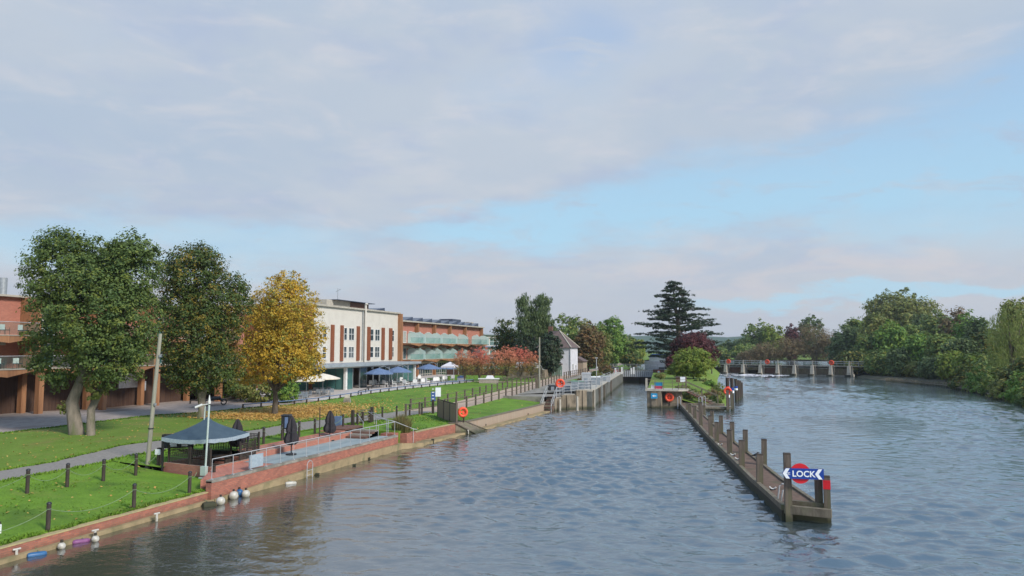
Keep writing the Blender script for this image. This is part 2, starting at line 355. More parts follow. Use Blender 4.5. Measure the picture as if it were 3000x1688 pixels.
# ------------------------------------------------------------------ water and land
wy = [-60, 20, 60, 100, 160, 240]
def river():
    g = np.random.default_rng(21); W = []
    for i in range(84):
        L = .39*(2.0/.39)**(g.random()**.95); th = g.normal(0, .62)+(math.pi/2)+.12; W.append((L, math.cos(th), math.sin(th), .0096*L**.85, g.random()*6.28))
    def height(x, y, cut):
        wx = x+.6*np.sin(y*.11+1)+.5*np.sin(x*.23+y*.07); wy_ = y+.8*np.sin(x*.17+2)+.5*np.sin(y*.05+x*.11)
        patch = .62+.30*np.sin(x*.13+y*.045+.6)+.22*np.sin(x*.31-y*.09+2)+.15*np.sin(y*.21+x*.05)
        calm = 1/(1+np.exp(-(x+22-np.clip(45-y, 0, 60)*.5)*.5)); calm = np.where(y > 84, np.where(x < -6, .35, calm), calm)
        a = np.clip(patch, .15, 1.3)*(.13+.87*calm)
        h = np.zeros_like(x)
        for L, cx_, cy_, am, ph in W:
            if L > cut: h += am*np.sin(2*math.pi/L*(wx*cx_+wy_*cy_)+ph)
        return a*h*.62
    V = []; F = []; k = 0
    for x0, x1, y0, y1, dx_, dy_ in ((-26, 34, 14, 62, .125, .115), (-26, 34, -14, 14, .5, .5), (-26, 40, 62, 112, .27, .24), (-26, 92, 112, 219, .5, .42), (34, 120, -60, 62, 4, 4), (40, 120, 62, 112, 4, 4), (-26, 34, -60, -14, 4, 4)):
        nx, ny = int((x1-x0)/dx_), int((y1-y0)/dy_); X, Y = np.meshgrid(np.linspace(x0, x1, nx+1), np.linspace(y0, y1, ny+1))
        Z = height(X, Y, dx_*3.2) if dx_ < 1 else X*0; V.append(np.stack([X, Y, Z], -1).reshape(-1, 3))
        I, J = np.meshgrid(np.arange(nx), np.arange(ny)); a = (J*(nx+1)+I+k).ravel(); F.append(np.stack([a, a+1, a+nx+2, a+nx+1], 1)); k += (nx+1)*(ny+1)
    V = np.concatenate(V); F = np.concatenate(F); me = bpy.data.meshes.new('river'); me.vertices.add(len(V)); me.loops.add(len(F)*4); me.polygons.add(len(F))
    me.vertices.foreach_set('co', V.astype(np.float32).ravel()); me.loops.foreach_set('vertex_index', F.astype(np.int32).ravel())
    me.polygons.foreach_set('loop_start', np.arange(0, 4*len(F), 4, dtype=np.int32)); me.polygons.foreach_set('loop_total', np.full(len(F), 4, dtype=np.int32)); me.update()
    me.shade_smooth(); me.materials.append(M['river_water']); o = bpy.data.objects.new('river', me); COL.objects.link(o); tag(o, kind='structure')
river()
mb = MB(); mb.add([(-26, 158.6, 1.75), (-14, 158.6, 1.75), (-14, 420, 1.75), (-40, 420, 1.75)], [(0, 1, 2, 3)])
mb.add([(-14, 222, 1.7), (180, 160, 1.7), (320, 330, 1.7), (-14, 330, 1.7)], [(0, 1, 2, 3)]); struct('upstream_water', mb, M['river_water'])
mb = MB(); mb.add([(-900, -200, -.9), (900, -200, -.9), (1200, 2500, -.9), (-1400, 2500, -.9)], [(0, 1, 2, 3)]); struct('ground', mb, M['mud'])
def fn(*pts):
    ys = [p[0] for p in pts]; vs = [p[1] for p in pts]
    return lambda y: float(np.interp(y, ys, vs))
def strip(mb, y0, y1, fa, za, fb, zb, nx=8, dy=1.5, ease=1.0, lump=0.0):
    ny = max(1, int((y1-y0)/dy)); k = len(mb.v)
    for i in range(ny+1):
        y = y0+(y1-y0)*i/ny
        for j in range(nx+1):
            t = j/nx; xx = fa(y)+(fb(y)-fa(y))*t; zz = za(y)+(zb(y)-za(y))*(t**(ease(y) if callable(ease) else ease))
            if lump and 0 < j < nx: zz += lump*(math.sin(xx*1.3+y*.7)+math.sin(xx*.6-y*1.1+2))
            mb.v.append((xx, y, zz))
    for i in range(ny):
        for j in range(nx):
            a = k+i*(nx+1)+j; mb.f.append((a, a+nx+1, a+nx+2, a+1))
    return mb
K = lambda c: (lambda y: c)
bank_x = fn((-10, -23.35), (31, -23.3), (48, -22.9), (52, -22.8), (57, -22.35), (62, -21.9), (70, -21.45), (80, -20.95), (90, -20.7))
bank_z = fn((-10, .5), (31, .5), (47.4, .9), (80, .9))
path_n = fn((-10, -32.4), (33, -32.2), (37, -30.4), (40, -29.2), (50, -28.6), (60, -28.0), (66, -27.3), (72, -26.7), (85, -26.2), (108, -27.6), (143, -29.8), (200, -33), (300, -40))
path_f = fn((-10, -34.9), (36, -35.0), (44.5, -32.6), (54, -32.9), (60, -32.2), (66, -30.9), (72, -30.0), (85, -30.0), (108, -31.0), (143, -33.3), (200, -36), (300, -43))
gz = fn((-10, 1.0), (31, 1.0), (36, 1.33), (50, 1.33), (58, 1.05), (72, 1.05), (84, 1.35), (108, 1.6), (143, 2.0), (400, 2.0))
lawn_f = fn((-10, -46.2), (42, -46.5), (52, -47.1), (62, -46.6), (68, -45.0), (77, -44.4), (85, -43.6), (93, -43.0), (104, -41.3), (113, -39.9), (124, -38.5))
yard_z = lambda y: gz(y)+.12
low = MB(); lease = lambda y: float(np.interp(y, (18, 31), (.62, 1.5)))
strip(low, -10, 29.6, lambda y: bank_x(y)-.3, K(.5), path_n, gz, 14, 1.0, lease, .02)
strip(low, 29.6, 32.0, lambda y: -23.6-(y-29.0)*.85, lambda y: .5, path_n, gz, 12, .6, lease)
strip(low, 32.0, 35.4, K(-28.9), K(.86), path_n, gz, 3, 1.0)
strip(low, 35.4, 48.4, K(-26.8), K(1.37), path_n, gz, 4, 1.5, 1)
strip(low, 48.4, 82.5, lambda y: bank_x(y)-(.3 if y > 51 else 2.2), K(.88), path_n, gz, 8, 1.2, 1, .015)
struct('riverside_lawn', low, M['grass'], True)
mb = MB(); strip(mb, -10, 300, path_n, gz, path_f, gz, 2); mb2 = MB()
strip(mb2, -10, 66, path_n, gz, path_f, gz, 2, 1.5); struct('footpath', mb2, M['path_asphalt'])
mb2 = MB(); strip(mb2, 66, 300, path_n, gz, path_f, gz, 2, 1.5); struct('towpath', mb2, M['towpath_gravel'])
mb = MB(); strip(mb, -10, 66, path_f, gz, lawn_f, yard_z, 8, 1.5, 1, .02); struct('upper_lawn', mb, M['grass_worn'], True)
mb = MB(); strip(mb, 66, 112.5, path_f, gz, lawn_f, yard_z, 8, 1.5, 1, .015)
strip(mb, 114.5, 135, path_f, gz, K(-52), yard_z, 6, 2); struct('hotel_lawn', mb, M['grass'], True)
mb = MB(); strip(mb, 112.5, 114.5, path_f, gz, K(-44), yard_z, 3, 1); struct('cross_path', mb, M['towpath_gravel'])
mb = MB(); strip(mb, -30, 74, lawn_f, yard_z, K(-150), yard_z, 6, 2); struct('gravel_yard', mb, M['gravel'])
mb = MB(); strip(mb, 74, 112.5, lawn_f, yard_z, K(-150), yard_z, 4, 2)
strip(mb, 112.5, 114.5, K(-44), yard_z, K(-150), yard_z, 3, 1); strip(mb, 114.5, 135, K(-52), yard_z, K(-150), yard_z, 3, 1); struct('hotel_terrace', mb, M['terrace_paving'])
# lock side ground, far land, right bank, island
lockL = fn((80, -19.0), (86, -16.6), (150, -22.8), (158, -23.6), (400, -48))       # chamber wall, towpath side
lockR = fn((80, -9.6), (89.6, -10.55), (158, -17.3), (222, -15))                    # chamber wall, island side
mb = MB(); strip(mb, 88, 158, lambda y: lockL(y)-.02, K(2.05), lambda y: path_n(y)+.02, lambda y: gz(y)+.02, 3, 2); struct('lockside', mb, M['concrete'])
mb = MB(); strip(mb, 158, 400, lockL, K(2.0), path_n, gz, 3, 4); strip(mb, 135, 400, path_f, gz, K(-200), K(2.1), 3, 6)
struct('upstream_bank', mb, M['grass'])
mb = MB(); mb.add([(-1200, 398, 2.05), (1200, 330, 2.05), (1500, 2500, 2.3), (-1500, 2500, 2.3)], [(0, 1, 2, 3)])
mb.add([(-1200, -30, 1.0), (-149, -30, 1.0), (-149, 400, 2.0), (-1200, 400, 2.0)], [(0, 1, 2, 3)]); struct('far_land', mb, M['grass_worn'])
rbx = fn((-60, 30), (60, 31.5), (109, 34.2), (129, 36.1), (153, 36.4), (173, 31.5), (200, 27), (240, 24), (330, 60))
mb = MB(); strip(mb, -60, 200, rbx, K(-.3), lambda y: rbx(y)+2.2, K(.55), 4, 4, .6, .04); strip(mb, -60, 200, lambda y: rbx(y)+2.2, K(.55), K(260), K(2.2), 4, 4, 1, .1)
struct('far_bank', mb, M['mud'], True)
isl = fn((88.5, -1.9), (92, -1.6), (100, -1.0), (115, -1.4), (140, -3.5), (180, -4.5), (222, -5))
tipz = lambda y: 2.15-1.65*max(0, (107-y)/16.6)**.8
mb = MB(); strip(mb, 90.4, 222, lambda y: lockR(y)*(.55 if y < 93 else 1)+(0 if y >= 93 else lockR(y)*.45), K(2.1), lambda y: lockR(y)*.35+isl(y)*.65, tipz, 5, 1)
strip(mb, 90.4, 222, lambda y: lockR(y)*.35+isl(y)*.65, tipz, isl, K(-.3), 6, 1, 1.5, .05)
struct('island_lawn', mb, M['grass_worn'], True)
mb = MB()
hp = [(-700, 0), (-420, 34), (-250, 44), (-120, 50), (-20, 42), (40, 48), (160, 34), (300, 44), (480, 30), (700, 0)]
for i, (a, h) in enumerate(hp):
    for q, (dyy, k) in enumerate(((0, 0), (120, .8), (260, 1), (500, .3))): mb.v.append((a, 1150+dyy, 2+h*k*.62))
for i in range(len(hp)-1):
    for q in range(3): mb.f.append((i*4+q, (i+1)*4+q, (i+1)*4+q+1, i*4+q+1))
struct('wooded_hill', mb, M['hill'], True)
# ------------------------------------------------------------------ walls along the bank
def wallrun(mb, y0, y1, fx, w_, z0, fz, dy=2.0, off=0.0):
    n = max(1, int((y1-y0)/dy)); k = len(mb.v)
    for i in range(n+1):
        y = y0+(y1-y0)*i/n; x = fx(y)+off; z = fz(y)
        mb.v += [(x-w_, y, z0), (x, y, z0), (x, y, z), (x-w_, y, z)]
    for i in range(n):
        a = k+i*4
        for q in range(4): mb.f.append((a+q, a+(q+1) % 4, a+4+(q+1) % 4, a+4+q)[::-1])
    mb.f.append((k, k+1, k+2, k+3)); e = k+n*4; mb.f.append((e, e+3, e+2, e+1)); return mb
t = thing('river_wall', 'low red brick river wall with a sandy coping below the near lawn', 'wall', (-23.3, 10, 0))
wallrun(MB(), -12, 29.4, bank_x, .34, -.8, lambda y: bank_z(y)-.05).build('brick_face', M['brick_bank'], t)
wallrun(MB(), -12, 29.3, bank_x, .38, .452, bank_z, off=.03).build('coping', M['coping'], t)
wallrun(MB(), -12, 29.0, bank_x, .5, -.8, K(.15), off=.2).build('toe', M['toe_concrete'], t)
t = thing('river_wall', 'short red brick river wall between the planter and the timber screen', 'wall', (-22.7, 52, 0))
wallrun(MB(), 49.9, 57.2, bank_x, .34, -.8, lambda y: bank_z(y)-.04).build('brick_face', M['brick_bank'], t)
wallrun(MB(), 49.9, 57.2, bank_x, .38, .862, bank_z, off=.03).build('coping', M['coping'], t)
wallrun(MB(), 29.0, 60.4, lambda y: bank_x(y)+float(np.interp(y, (29, 34, 48, 50, 56, 60), (.25, .5, .25, .9, .7, .5))), 1.6, -.8, fn((29, .16), (34, .34), (42, .44), (48, .42), (50, .2), (60, .12))).build('toe', M['toe_concrete'], t)
t = thing('timber_river_wall', 'pale plank faced river wall with a dark cap below the fenced lawn', 'wall', (-21.5, 70, 0))
wallrun(MB(), 58.6, 80.6, bank_x, .3, -.8, lambda y: bank_z(y)-.07).build('planks', M['panel_wood'], t)
wallrun(MB(), 58.6, 80.6, bank_x, .42, .832, bank_z, off=.06).build('cap', M['wood_grey'], t)
wallrun(MB(), 60.5, 80.4, bank_x, 1.0, -.8, K(.12), off=.75).build('toe', M['toe_concrete'], t)
t = thing('slipway_ramp', 'dark sloping plank ramp running from the lawn into the river', 'ramp', (-22, 58, 0))
MB().add([(-22.9, 57.2, .93), (-22.3, 57.2, .93), (-21.0, 58.4, .02), (-22.9, 57.2, -.5), (-22.3, 57.2, -.5), (-21.0, 58.4, -.5),
          (-22.9, 58.7, .93), (-22.1, 58.7, .93), (-20.9, 60.6, .04), (-22.9, 58.7, -.5), (-22.1, 58.7, -.5), (-20.9, 60.6, -.5)],
         [(0, 1, 7, 6), (1, 2, 8, 7), (0, 3, 4, 1), (1, 4, 5, 2), (2, 5, 11, 8), (6, 7, 10, 9), (7, 8, 11, 10)]).build('deck', M['wood_grey'], t)
MB().tube([(-22.9, 57.1, .95), (-22.3, 57.1, .95), (-21.0, 58.3, .04)], .06, 5).tube([(-22.9, 58.8, .95), (-22.1, 58.8, .95), (-20.8, 60.7, .06)], .06, 5).build('kerb', M['wood_post'], t)
# small mooring stumps along the ledges
for i, (px, py) in enumerate([(1268, 1293), (1422, 1248), (1470, 1235), (1507, 1224), (1546, 1216), (1080, 1340), (1038, 1360), (930, 1386)]):
    p = at(px, py, .12); z0 = -.28 if i > 4 else -.1
    o = MB().obox((p.x, p.y, z0-.3), (.16, .16, .62), .3).obox((p.x, p.y, z0+.32), (.2, .2, .07), .3).build('mooring_stump', M['wood_dark'])
    tag(o, 'dark mooring stump at the water edge, '+('just right of the planter', 'leftmost of four below the plank wall', 'second of four below the plank wall', 'third of four below the plank wall', 'rightmost of four below the plank wall', 'left of the planter', 'half way along the brick terrace', 'right of the hooped ladder')[i], 'post', 'mooring stumps on the ledge')
# ------------------------------------------------------------------ brick riverside terrace
TZ = .97; frx = fn((28.6, -23.12), (33, -23.05), (47.5, -22.8))
t = thing('riverside_terrace', 'red brick terrace with slate blue paving and steps beside the river', 'terrace', (-24.5, 38, 0))
wallrun(MB(), 28.8, 47.4, frx, .3, -.8, K(TZ-.005), 1.2).box(-26, -23.15, 47.1, 47.4, -.8, .95).build('river_face', M['brick_bank'], t)
wallrun(MB(), 28.8, 47.4, frx, .34, .9, K(TZ+.05), 1.2, off=.03).build('coping', M['concrete'], t)
mb = MB(); strip(mb, 34.2, 47.1, lambda y: frx(y)-.31, K(TZ), K(-25.6), K(TZ), 2, 1.5); mb.build('paving', M['patio_slate'], t)
MB().prism([(-23.88, 29.0), (-23.5, 34.2), (-25.6, 34.2), (-25.6, 31.9)][::-1], -.3, TZ-.01).build('brick_floor', M['brick_red'], t)
wallrun(MB(), 35.4, 47.1, K(-25.6), .3, .3, K(1.27), 1.4).build('inner_wall', M['brick_red'], t)
sl = MB(); strip(sl, 35.4, 44.5, K(-25.9), K(1.274), K(-26.82), K(1.40), 2, 1.5); sl.build('brick_bank', M['brick_bank'], t)
pf = MB(); Q = [(-28.9, 32.5), (-25.6, 31.9), (-25.6, 35.4), (-28.9, 35.4)]
for i, (a, b_) in enumerate(zip(Q, Q[1:]+Q[:1])):
    a, b_ = Vector((*a, 0)), Vector((*b_, 0)); c = (a+b_)/2; pf.obox((c.x, c.y, -.2), ((b_-a).length+(.24 if i % 2 == 0 else -.24), .24, 1.25), math.atan2(b_.y-a.y, b_.x-a.x))
pf.build('parapet', M['brick_red'], t)
MB().prism([(-28.8, 32.5), (-25.7, 32.0), (-25.7, 35.3), (-28.8, 35.3)], .2, .5).build('platform_floor', M['gravel'], t)
for k in range(3): MB().box(-27.6, -25.91, 44.6+k*.55, 48.2, 1.0, 1.30+k*.11).build('upper_step', M['brick_bank' if k % 2 else 'brick_dark'], t)
for k in range(4): MB().box(-25.9, -24.1, 45.2+k*.45, 47.05, .85, 1.0+.10*(k+1)).build('step', M['concrete' if k % 2 else 'brick_dark'], t)
MB().box(-26.8, -23.1, 48.201, 49.9, -.5, 1.2).build('upper_landing', M['grass'], t)
MB().box(-24.1, -23.12, 47.4, 48.2, -.5, 1.1).build('landing_kerb', M['brick_bank'], t)
# handrail of the terrace
t = thing('terrace_handrail', 'pale metal handrail along the river edge of the brick terrace', 'railing', (-23.05, 38, .6))
ys = [28.95, 30.4]+[31.75+1.19*i for i in range(13)]+[47.2]
rz = lambda y: TZ+.98; ramp_z = K(TZ+.04); hx = lambda y: frx(y)-.12
MB().tube([(hx(y), y, rz(y)) for y in ys], .022, 6).tube([(hx(47.2), 47.2, rz(47.2)), (-24.6, 47.6, 2.25), (-26.8, 50.6, 2.3)], .02, 6).build('top_rail', M['steel_white'], t)
for y in ys: MB().tube([(hx(y), y, ramp_z(y)-.05), (hx(y), y, rz(y))], .015, 6).obox((hx(y), y, ramp_z(y)+.02), (.12, .12, .03)).build('upright', M['steel_white'], t)
MB().box(-23.36, -23.31, 31.8, 32.9, 1.08, 1.72).build('board', M['tent_trim'], t)
t = thing('step_handrail', 'white metal handrail stepping down from the brick terrace to the ledge', 'railing', (-22.9, 49, .2))
MB().tube([(-24.6, 47.7, 2.15), (-23.1, 47.5, 1.95), (-22.5, 49.4, 1.25), (-22.35, 49.7, 1.2)], .026, 6).build('top_rail', M['steel_white'], t)
for p, z in (((-24.6, 47.7), 2.15), ((-23.6, 47.55), 2.0), ((-22.5, 49.35), 1.25)): MB().tube([(p[0], p[1], .15 if p[0] > -22.8 else 1.0), (p[0], p[1], z)], .024, 6).build('upright', M['steel_white'], t)
t = thing('stair_handrail', 'pale handrail leaning down the brick steps below the wooden gate', 'railing', (-27, 50, 1))
MB().tube([(-28.3, 51.2, 2.05), (-27.9, 51.0, 2.05), (-25.9, 48.2, 1.75)], .024, 6).tube([(-27.6, 52.6, 2.05), (-27.2, 52.4, 2.05), (-24.6, 49.3, 1.8)], .024, 6).build('top_rail', M['steel_white'], t)
for p in ((-27.9, 51.0, 2.05), (-25.9, 48.2, 1.75), (-27.2, 52.4, 2.05), (-24.6, 49.3, 1.8)): MB().tube([(p[0], p[1], .95), p], .02, 6).build('upright', M['steel_white'], t)
# ladder on the river face
t = thing('wall_ladder', 'white hooped ladder on the river face of the brick terrace', 'ladder', (-22.2, 36.5, 0))
MB().tube([(-22.55, 35.75, -.3), (-22.55, 35.75, .72), (-22.55, 35.84, .86), (-22.55, 36.02, .92), (-22.55, 36.2, .86), (-22.55, 36.3, .72), (-22.55, 36.3, -.3)], .022, 6).build('stile', M['steel_white'], t)
for z in (.15, .4): MB().tube([(-22.55, 35.75, z), (-22.55, 36.3, z)], .014, 5).build('rung', M['steel_white'], t)
# brick planter with tall grass
t = thing('brick_planter', 'square red brick planter holding a tuft of tall grass', 'planter', (-23.3, 49.1, .1))
MB().box(-23.95, -22.55, 48.4, 49.9, -.4, 1.02).build('box', M['brick_bank'], t)
g = MB()
for i in range(900):
    a = random.random()*6.28; r = random.random()*.6; h = random.uniform(.8, 1.6)*(1-.35*r); x, y = -23.3+r*math.cos(a)*1.1, 49.1+r*math.sin(a)
    l = random.uniform(.1, .6)*(r+.35); b = random.random()*6.28; wv = .012
    q = Vector((math.cos(b)*wv, math.sin(b)*wv, 0)); p0 = Vector((x, y, .95)); p1 = Vector((x+l*.35*math.cos(a), y+l*.35*math.sin(a), 1.0+h*.7)); p2 = Vector((x+l*math.cos(a), y+l*math.sin(a), 1.0+h*.95))
    g.add([p0-q, p0+q, p1+q, p1-q, p2], [(0, 1, 2, 3), (3, 2, 4)])
leafmat('tall_grass', (.16, .17, .05), (.22, .20, .08), (.30, .22, .10))
tag(g.build('ornamental_grass', M['tall_grass']), 'tall feathery grass tuft growing out of the brick planter', 'grass')
# ------------------------------------------------------------------ bollards and ropes
def make_bollard(h=1.03, r=.078):
    t = thing('bollard', 'x', 'bollard', (0, 0, 0), 'timber bollards of the riverside lawn')
    MB().lathe([(r, -.2), (r, h-.09), (r*.97, h-.05)], 10).build('post', M['wood_dark'], t, True)
    MB().lathe([(r*1.15, h-.05), (r*1.12, h-.01), (r*.6, h+.03), (.01, h+.035)], 10).build('cap', M['black_metal'], t, True)
    MB().torus((0, 0, h-.22), r+.004, .012, 'z', 14, 5).build('ring', M['rope'], t, True)
    return t
lawn_z = lambda x, y: float(.5+(gz(y)-.5)*max(0, min(1, (bank_x(y)-.3-x)/(bank_x(y)-.3-path_n(y))))**lease(y)) if y < 32 else float(gz(y) if x < -25.5 else .9+.1*(bank_x(y)-x)/3)
src = make_bollard(); rowA = [(-23.75, 17.0), (-23.75, 21.0), (-23.72, 24.9), (-23.72, 28.1)]
rowB = [at(80, 1433, 1), at(197, 1412, 1), at(303, 1395, 1), at(398, 1376, 1)]; rowB = [(-29.3, 21.0)]+[(p.x, p.y) for p in rowB]
rowC = [(p.x, p.y) for p in (at(772, 1302, 1.34), at(826, 1291, 1.34), at(876, 1281, 1.34), at(922, 1272, 1.34), at(1005, 1257, 1.34))]
rowD = [(p.x, p.y) for p in (at(1120, 1231, 1), at(1162, 1226, 1), at(1200, 1222, 1), at(1236, 1217, 1))]
rowB = [(x, y) if i < 3 else (x*1.0, y) for i, (x, y) in enumerate(rowB)]
rows = [(rowA, 'bollard above the brick river wall, %s', .98), (rowB, 'bollard between footpath and near lawn, %s', 1.0),
        (rowC, 'bollard behind the brick terrace beside the footpath, %s', 1.0), (rowD, 'bollard between wooden gate and timber screen, %s', 1.0)]
first = True
for row, lab, sc in rows:
    for i, (x, y) in enumerate(row):
        vis = row in (rowA, rowB); k = i-1 if vis else i
        if k < 0 and row is rowB: continue
        if k < 0: continue
        place(src, first, (x, y, lawn_z(x, y)-.02), random.random(), 'dark round timber '+lab % ORD[k], sc); first = False
def rope(a, b, lab, sag=.38, name='rope'):
    pts = [Vector(a).lerp(Vector(b), i/10)-Vector((0, 0, sag*4*(i/10)*(1-i/10))) for i in range(11)]
    tag(MB().tube(pts, .012, 5).build(name, M['rope'], None, True), lab, 'rope', 'ropes slung between the bollards')
k = 0
for row, lab, sc in rows:
    for i in range(len(row)-1):
        a, b = row[i], row[i+1]
        rope((*a, lawn_z(*a)+.78*sc), (*b, lawn_z(*b)+.78*sc), 'pale green rope sagging between two bollards '+{0: 'above the brick river wall', 1: 'along the near footpath', 2: 'behind the brick terrace', 3: 'right of the wooden gate'}[rows.index((row, lab, sc))]+', '+ORD[i]); k += 1
a = rowB[-1]; rope((*a, lawn_z(*a)+.78), (-29.35, 32.4, 1.6), 'pale green rope sagging from the last lawn bollard to the lifebuoy post')
a = rowA[-1]; rope((*a, lawn_z(*a)+.78), (-24.6, 29.6, 1.2), 'rope sagging from the last bollard to the corner post of the terrace', .15)
for i, (px, py) in enumerate(((625, 1412), (666, 1422))):
    p = at(px, py, .5); tag(MB().obox((p.x, p.y, .2), (.13, .13, 1.05-.3*i)).obox((p.x, p.y, 1.25-.3*i), (.15, .15, .04)).build('corner_post', M['wood_dark']), ['dark square post at the foot of the terrace wing wall', 'short dark square post at the near tip of the terrace river wall'][i], 'post')
# ------------------------------------------------------------------ poles
t = thing('telegraph_pole', 'tall leaning wooden telegraph pole on the near lawn', 'pole', tuple(at(431, 1362, .95)))
b = at(431, 1362, .9); top = b+Vector((.42, .12, hz(978, b)-.9))
MB().tube([b-Vector((0, 0, .4)), b.lerp(top, .5), top], .12, 10, .09).build('shaft', M['pole_pale'] if 0 else material('pole_wood', (.31, .30, .235), (.22, .21, .165), 4, .9, stretch=(1, 1, .1)), t, True)
q = b.lerp(top, .27); MB().lathe([(.14, 0), (.14, .06)], 10, q).build('band', M['black_metal'], t)
for f in (.82, .45): q = b.lerp(top, f); MB().obox(q+Vector((.17, -.05, 0)), (.1, .1, .12)).build('step_bolt', M['steel'], t)
b = at(600, 1401, .52); topz = hz(1150, b)
t = thing('camera_pole', 'pale green steel pole carrying a white security camera beside the tent', 'pole', tuple(b))
MB().tube([b-Vector((0, 0, .1)), b+Vector((.12, 0, topz-.6-.55))], .05, 10).tube([b+Vector((-.16, 0, 2.9)), b+Vector((-.12, 0, topz-.6-.6))], .03, 6).build('shaft', M['pole_pale'], t, True)
MB().obox(b+Vector((.0, -.08, .15)), (.3, .2, .45)).obox(b, (.42, .42, .06)).build('base_box', M['pole_pale'], t)
h = topz-1.15
MB().lathe([(.02, h+.05), (.065, h+.06), (.08, h+.16), (.05, h+.26), (.015, h+.5)], 10, b+Vector((.12, 0, 0))).build('head', M['white_plastic'], t, True)
MB().tube([b+Vector((.1, 0, h+.05)), b+Vector((-.35, -.1, h-.02))], .035, 6).build('bracket', M['white_plastic'], t)
MB().tube([b+Vector((-.22, -.1, h+.02)), b+Vector((-.5, -.28, h-.12))], .06, 8).build('security_camera', M['white_plastic'], t, True)
# ------------------------------------------------------------------ tent with lattice screens
TX0, TX1, TY0, TY1 = -28.95, -26.0, 32.1, 35.35; cx, cy = (TX0+TX1)/2, (TY0+TY1)/2
t = thing('pavilion_tent', 'blue grey pop-up tent with concave pointed roof on the brick platform', 'tent', (cx, cy, .5))
ze, za = 2.38, 3.42; nn = 8; mb = MB()
def rim(k, s, f):   # side k, position 0..1 round the roof edge, f 0 centre .. 1 edge
    cs = [(TX0, TY0), (TX1, TY0), (TX1, TY1), (TX0, TY1)]; a, b_ = cs[k], cs[(k+1) % 4]
    x, y = a[0]+(b_[0]-a[0])*s, a[1]+(b_[1]-a[1])*s; zz = za-(za-ze)*f**.62 - .09*math.sin(math.pi*s)*f
    return (cx+(x-cx)*f, cy+(y-cy)*f, zz)
for k in range(4):
    base = len(mb.v)
    for j in range(nn+1):
        for i in range(9): mb.v.append(rim(k, i/8, max(.015, j/nn)))
    for j in range(nn):
        for i in range(8): a = base+j*9+i; mb.f.append((a, a+1, a+10, a+9)[::-1])
mb.build('roof', M['tent_fabric'], t, True)
for k in range(4):
    v_ = MB()
    for i in range(9):
        p = rim(k, i/8, 1.0); q = Vector((p[0]-cx, p[1]-cy, 0)).normalized()*.012
        v_.v += [(p[0]+q.x, p[1]+q.y, p[2]+.01), (p[0]+q.x*1.5, p[1]+q.y*1.5, p[2]-.17-.03*(i % 2)), (p[0]-q.x, p[1]-q.y, p[2]-.17-.03*(i % 2)), (p[0]-q.x, p[1]-q.y, p[2]+.01)]
    for i in range(8):
        for q in range(4): v_.f.append((i*4+q, i*4+(q+1) % 4, i*4+4+(q+1) % 4, i*4+4+q))
    v_.build('valance', M['tent_trim'], t, True)
for x, y in ((TX0+.05, TY0+.05), (TX1-.05, TY0+.05), (TX1-.05, TY1-.05), (TX0+.05, TY1-.05)):
    MB().obox((x, y, .5), (.07, .07, 1.9)).build('leg', M['black_metal'], t)
def lattice(p, q, z0, z1, lab, nx=9, nz=5, m='wood_dark'):
    p, q = Vector((*p, 0)), Vector((*q, 0)); L = (q-p).length; ang = math.atan2(q.y-p.y, q.x-p.x)
    t = thing('lattice_screen', lab, 'screen', (p.x, p.y, z0), 'dark lattice screens around the tent')
    for s in (0, L): c = p+(q-p).normalized()*s; MB().obox((c.x, c.y, z0-.02), (.08, .08, z1-z0+.12), ang).build('post', M[m], t)
    g = MB(); mid = z0+(z1-z0)*.45
    for i in range(1, nx+1): c = p+(q-p)*(i/(nx+1)); g.obox((c.x, c.y, mid), (.028, .022, z1-mid), ang)
    for i in range(nz+1): c = (p+q)/2; g.obox((c.x, c.y, mid+(z1-mid-.03)*i/nz), (L-.08, .03, .028), ang)
    g.build('lattice', M[m], t)
    b = MB(); c = (p+q)/2
    for i in range(4): b.obox((c.x, c.y, z0+.06+i*(mid-z0-.1)/4), (L-.08, .026, (mid-z0)/4-.05), ang)
    b.build('slats', M[m], t)
lattice((-28.8, 32.48), (-27.3, 32.22), 1.05, 1.85, 'dark wooden lattice screen at the near left side of the tent')
lattice((-27.2, 32.2), (-25.75, 31.93), 1.05, 1.85, 'dark wooden lattice screen beside the tent front leg')
lattice((-25.62, 34.1), (-25.62, 35.4), 1.05, 1.95, 'dark lattice screen at the far river end of the tent')
lattice((-27.0, 36.3), (-25.9, 36.1), 1.3, 2.25, 'dark lattice screen standing beyond the tent next to the closed umbrella')
lattice((-28.85, 35.4), (-27.2, 35.4), 1.05, 1.8, 'dark lattice screen at the back of the tent')
t = thing('table', 'dark outdoor table with bench seats under the tent', 'table', (-27, 34.2, .5))
MB().obox((-27, 34.2, 1.2), (1.5, .75, .05)).build('table_top', M['wood_dark'], t)
for s in (-1, 1): MB().obox((-27+s*.6, 34.2, .5), (.08, .6, .7)).build('leg', M['wood_dark'], t); MB().obox((-27, 34.2+s*.62, .86), (1.5, .26, .05)).obox((-27, 34.2+s*.62, .5), (.3, .06, .36)).build('bench_seat', M['wood_dark'], t)
t = thing('notice_frame', 'black sign frame with pale notices standing left of the tent', 'sign', (-29.3, 33.2, 1))
p1, p2 = (-29.45, 32.75), (-28.2, 33.5)
for p in (p1, p2): MB().obox((*p, .95), (.1, .1, 1.5)).build('post', M['black_metal'], t)
a = math.atan2(.75, 1.25); MB().obox((-28.82, 33.12, 1.72), (1.4, .06, .75), a).build('board', M['black_metal'], t)
MB().obox((-28.98, 32.98, 1.8), (.34, .02, .3), a).obox((-28.5, 33.27, 1.8), (.3, .02, .26), a).build('notice', M['sign_white'], t)
t = thing('lifebuoy_post', 'dark post with a small white notice at the corner of the brick platform', 'post', (-29.35, 32.4, 1))
MB().obox((-29.35, 32.4, .8), (.16, .16, 1.0)).build('post', M['wood_dark'], t)
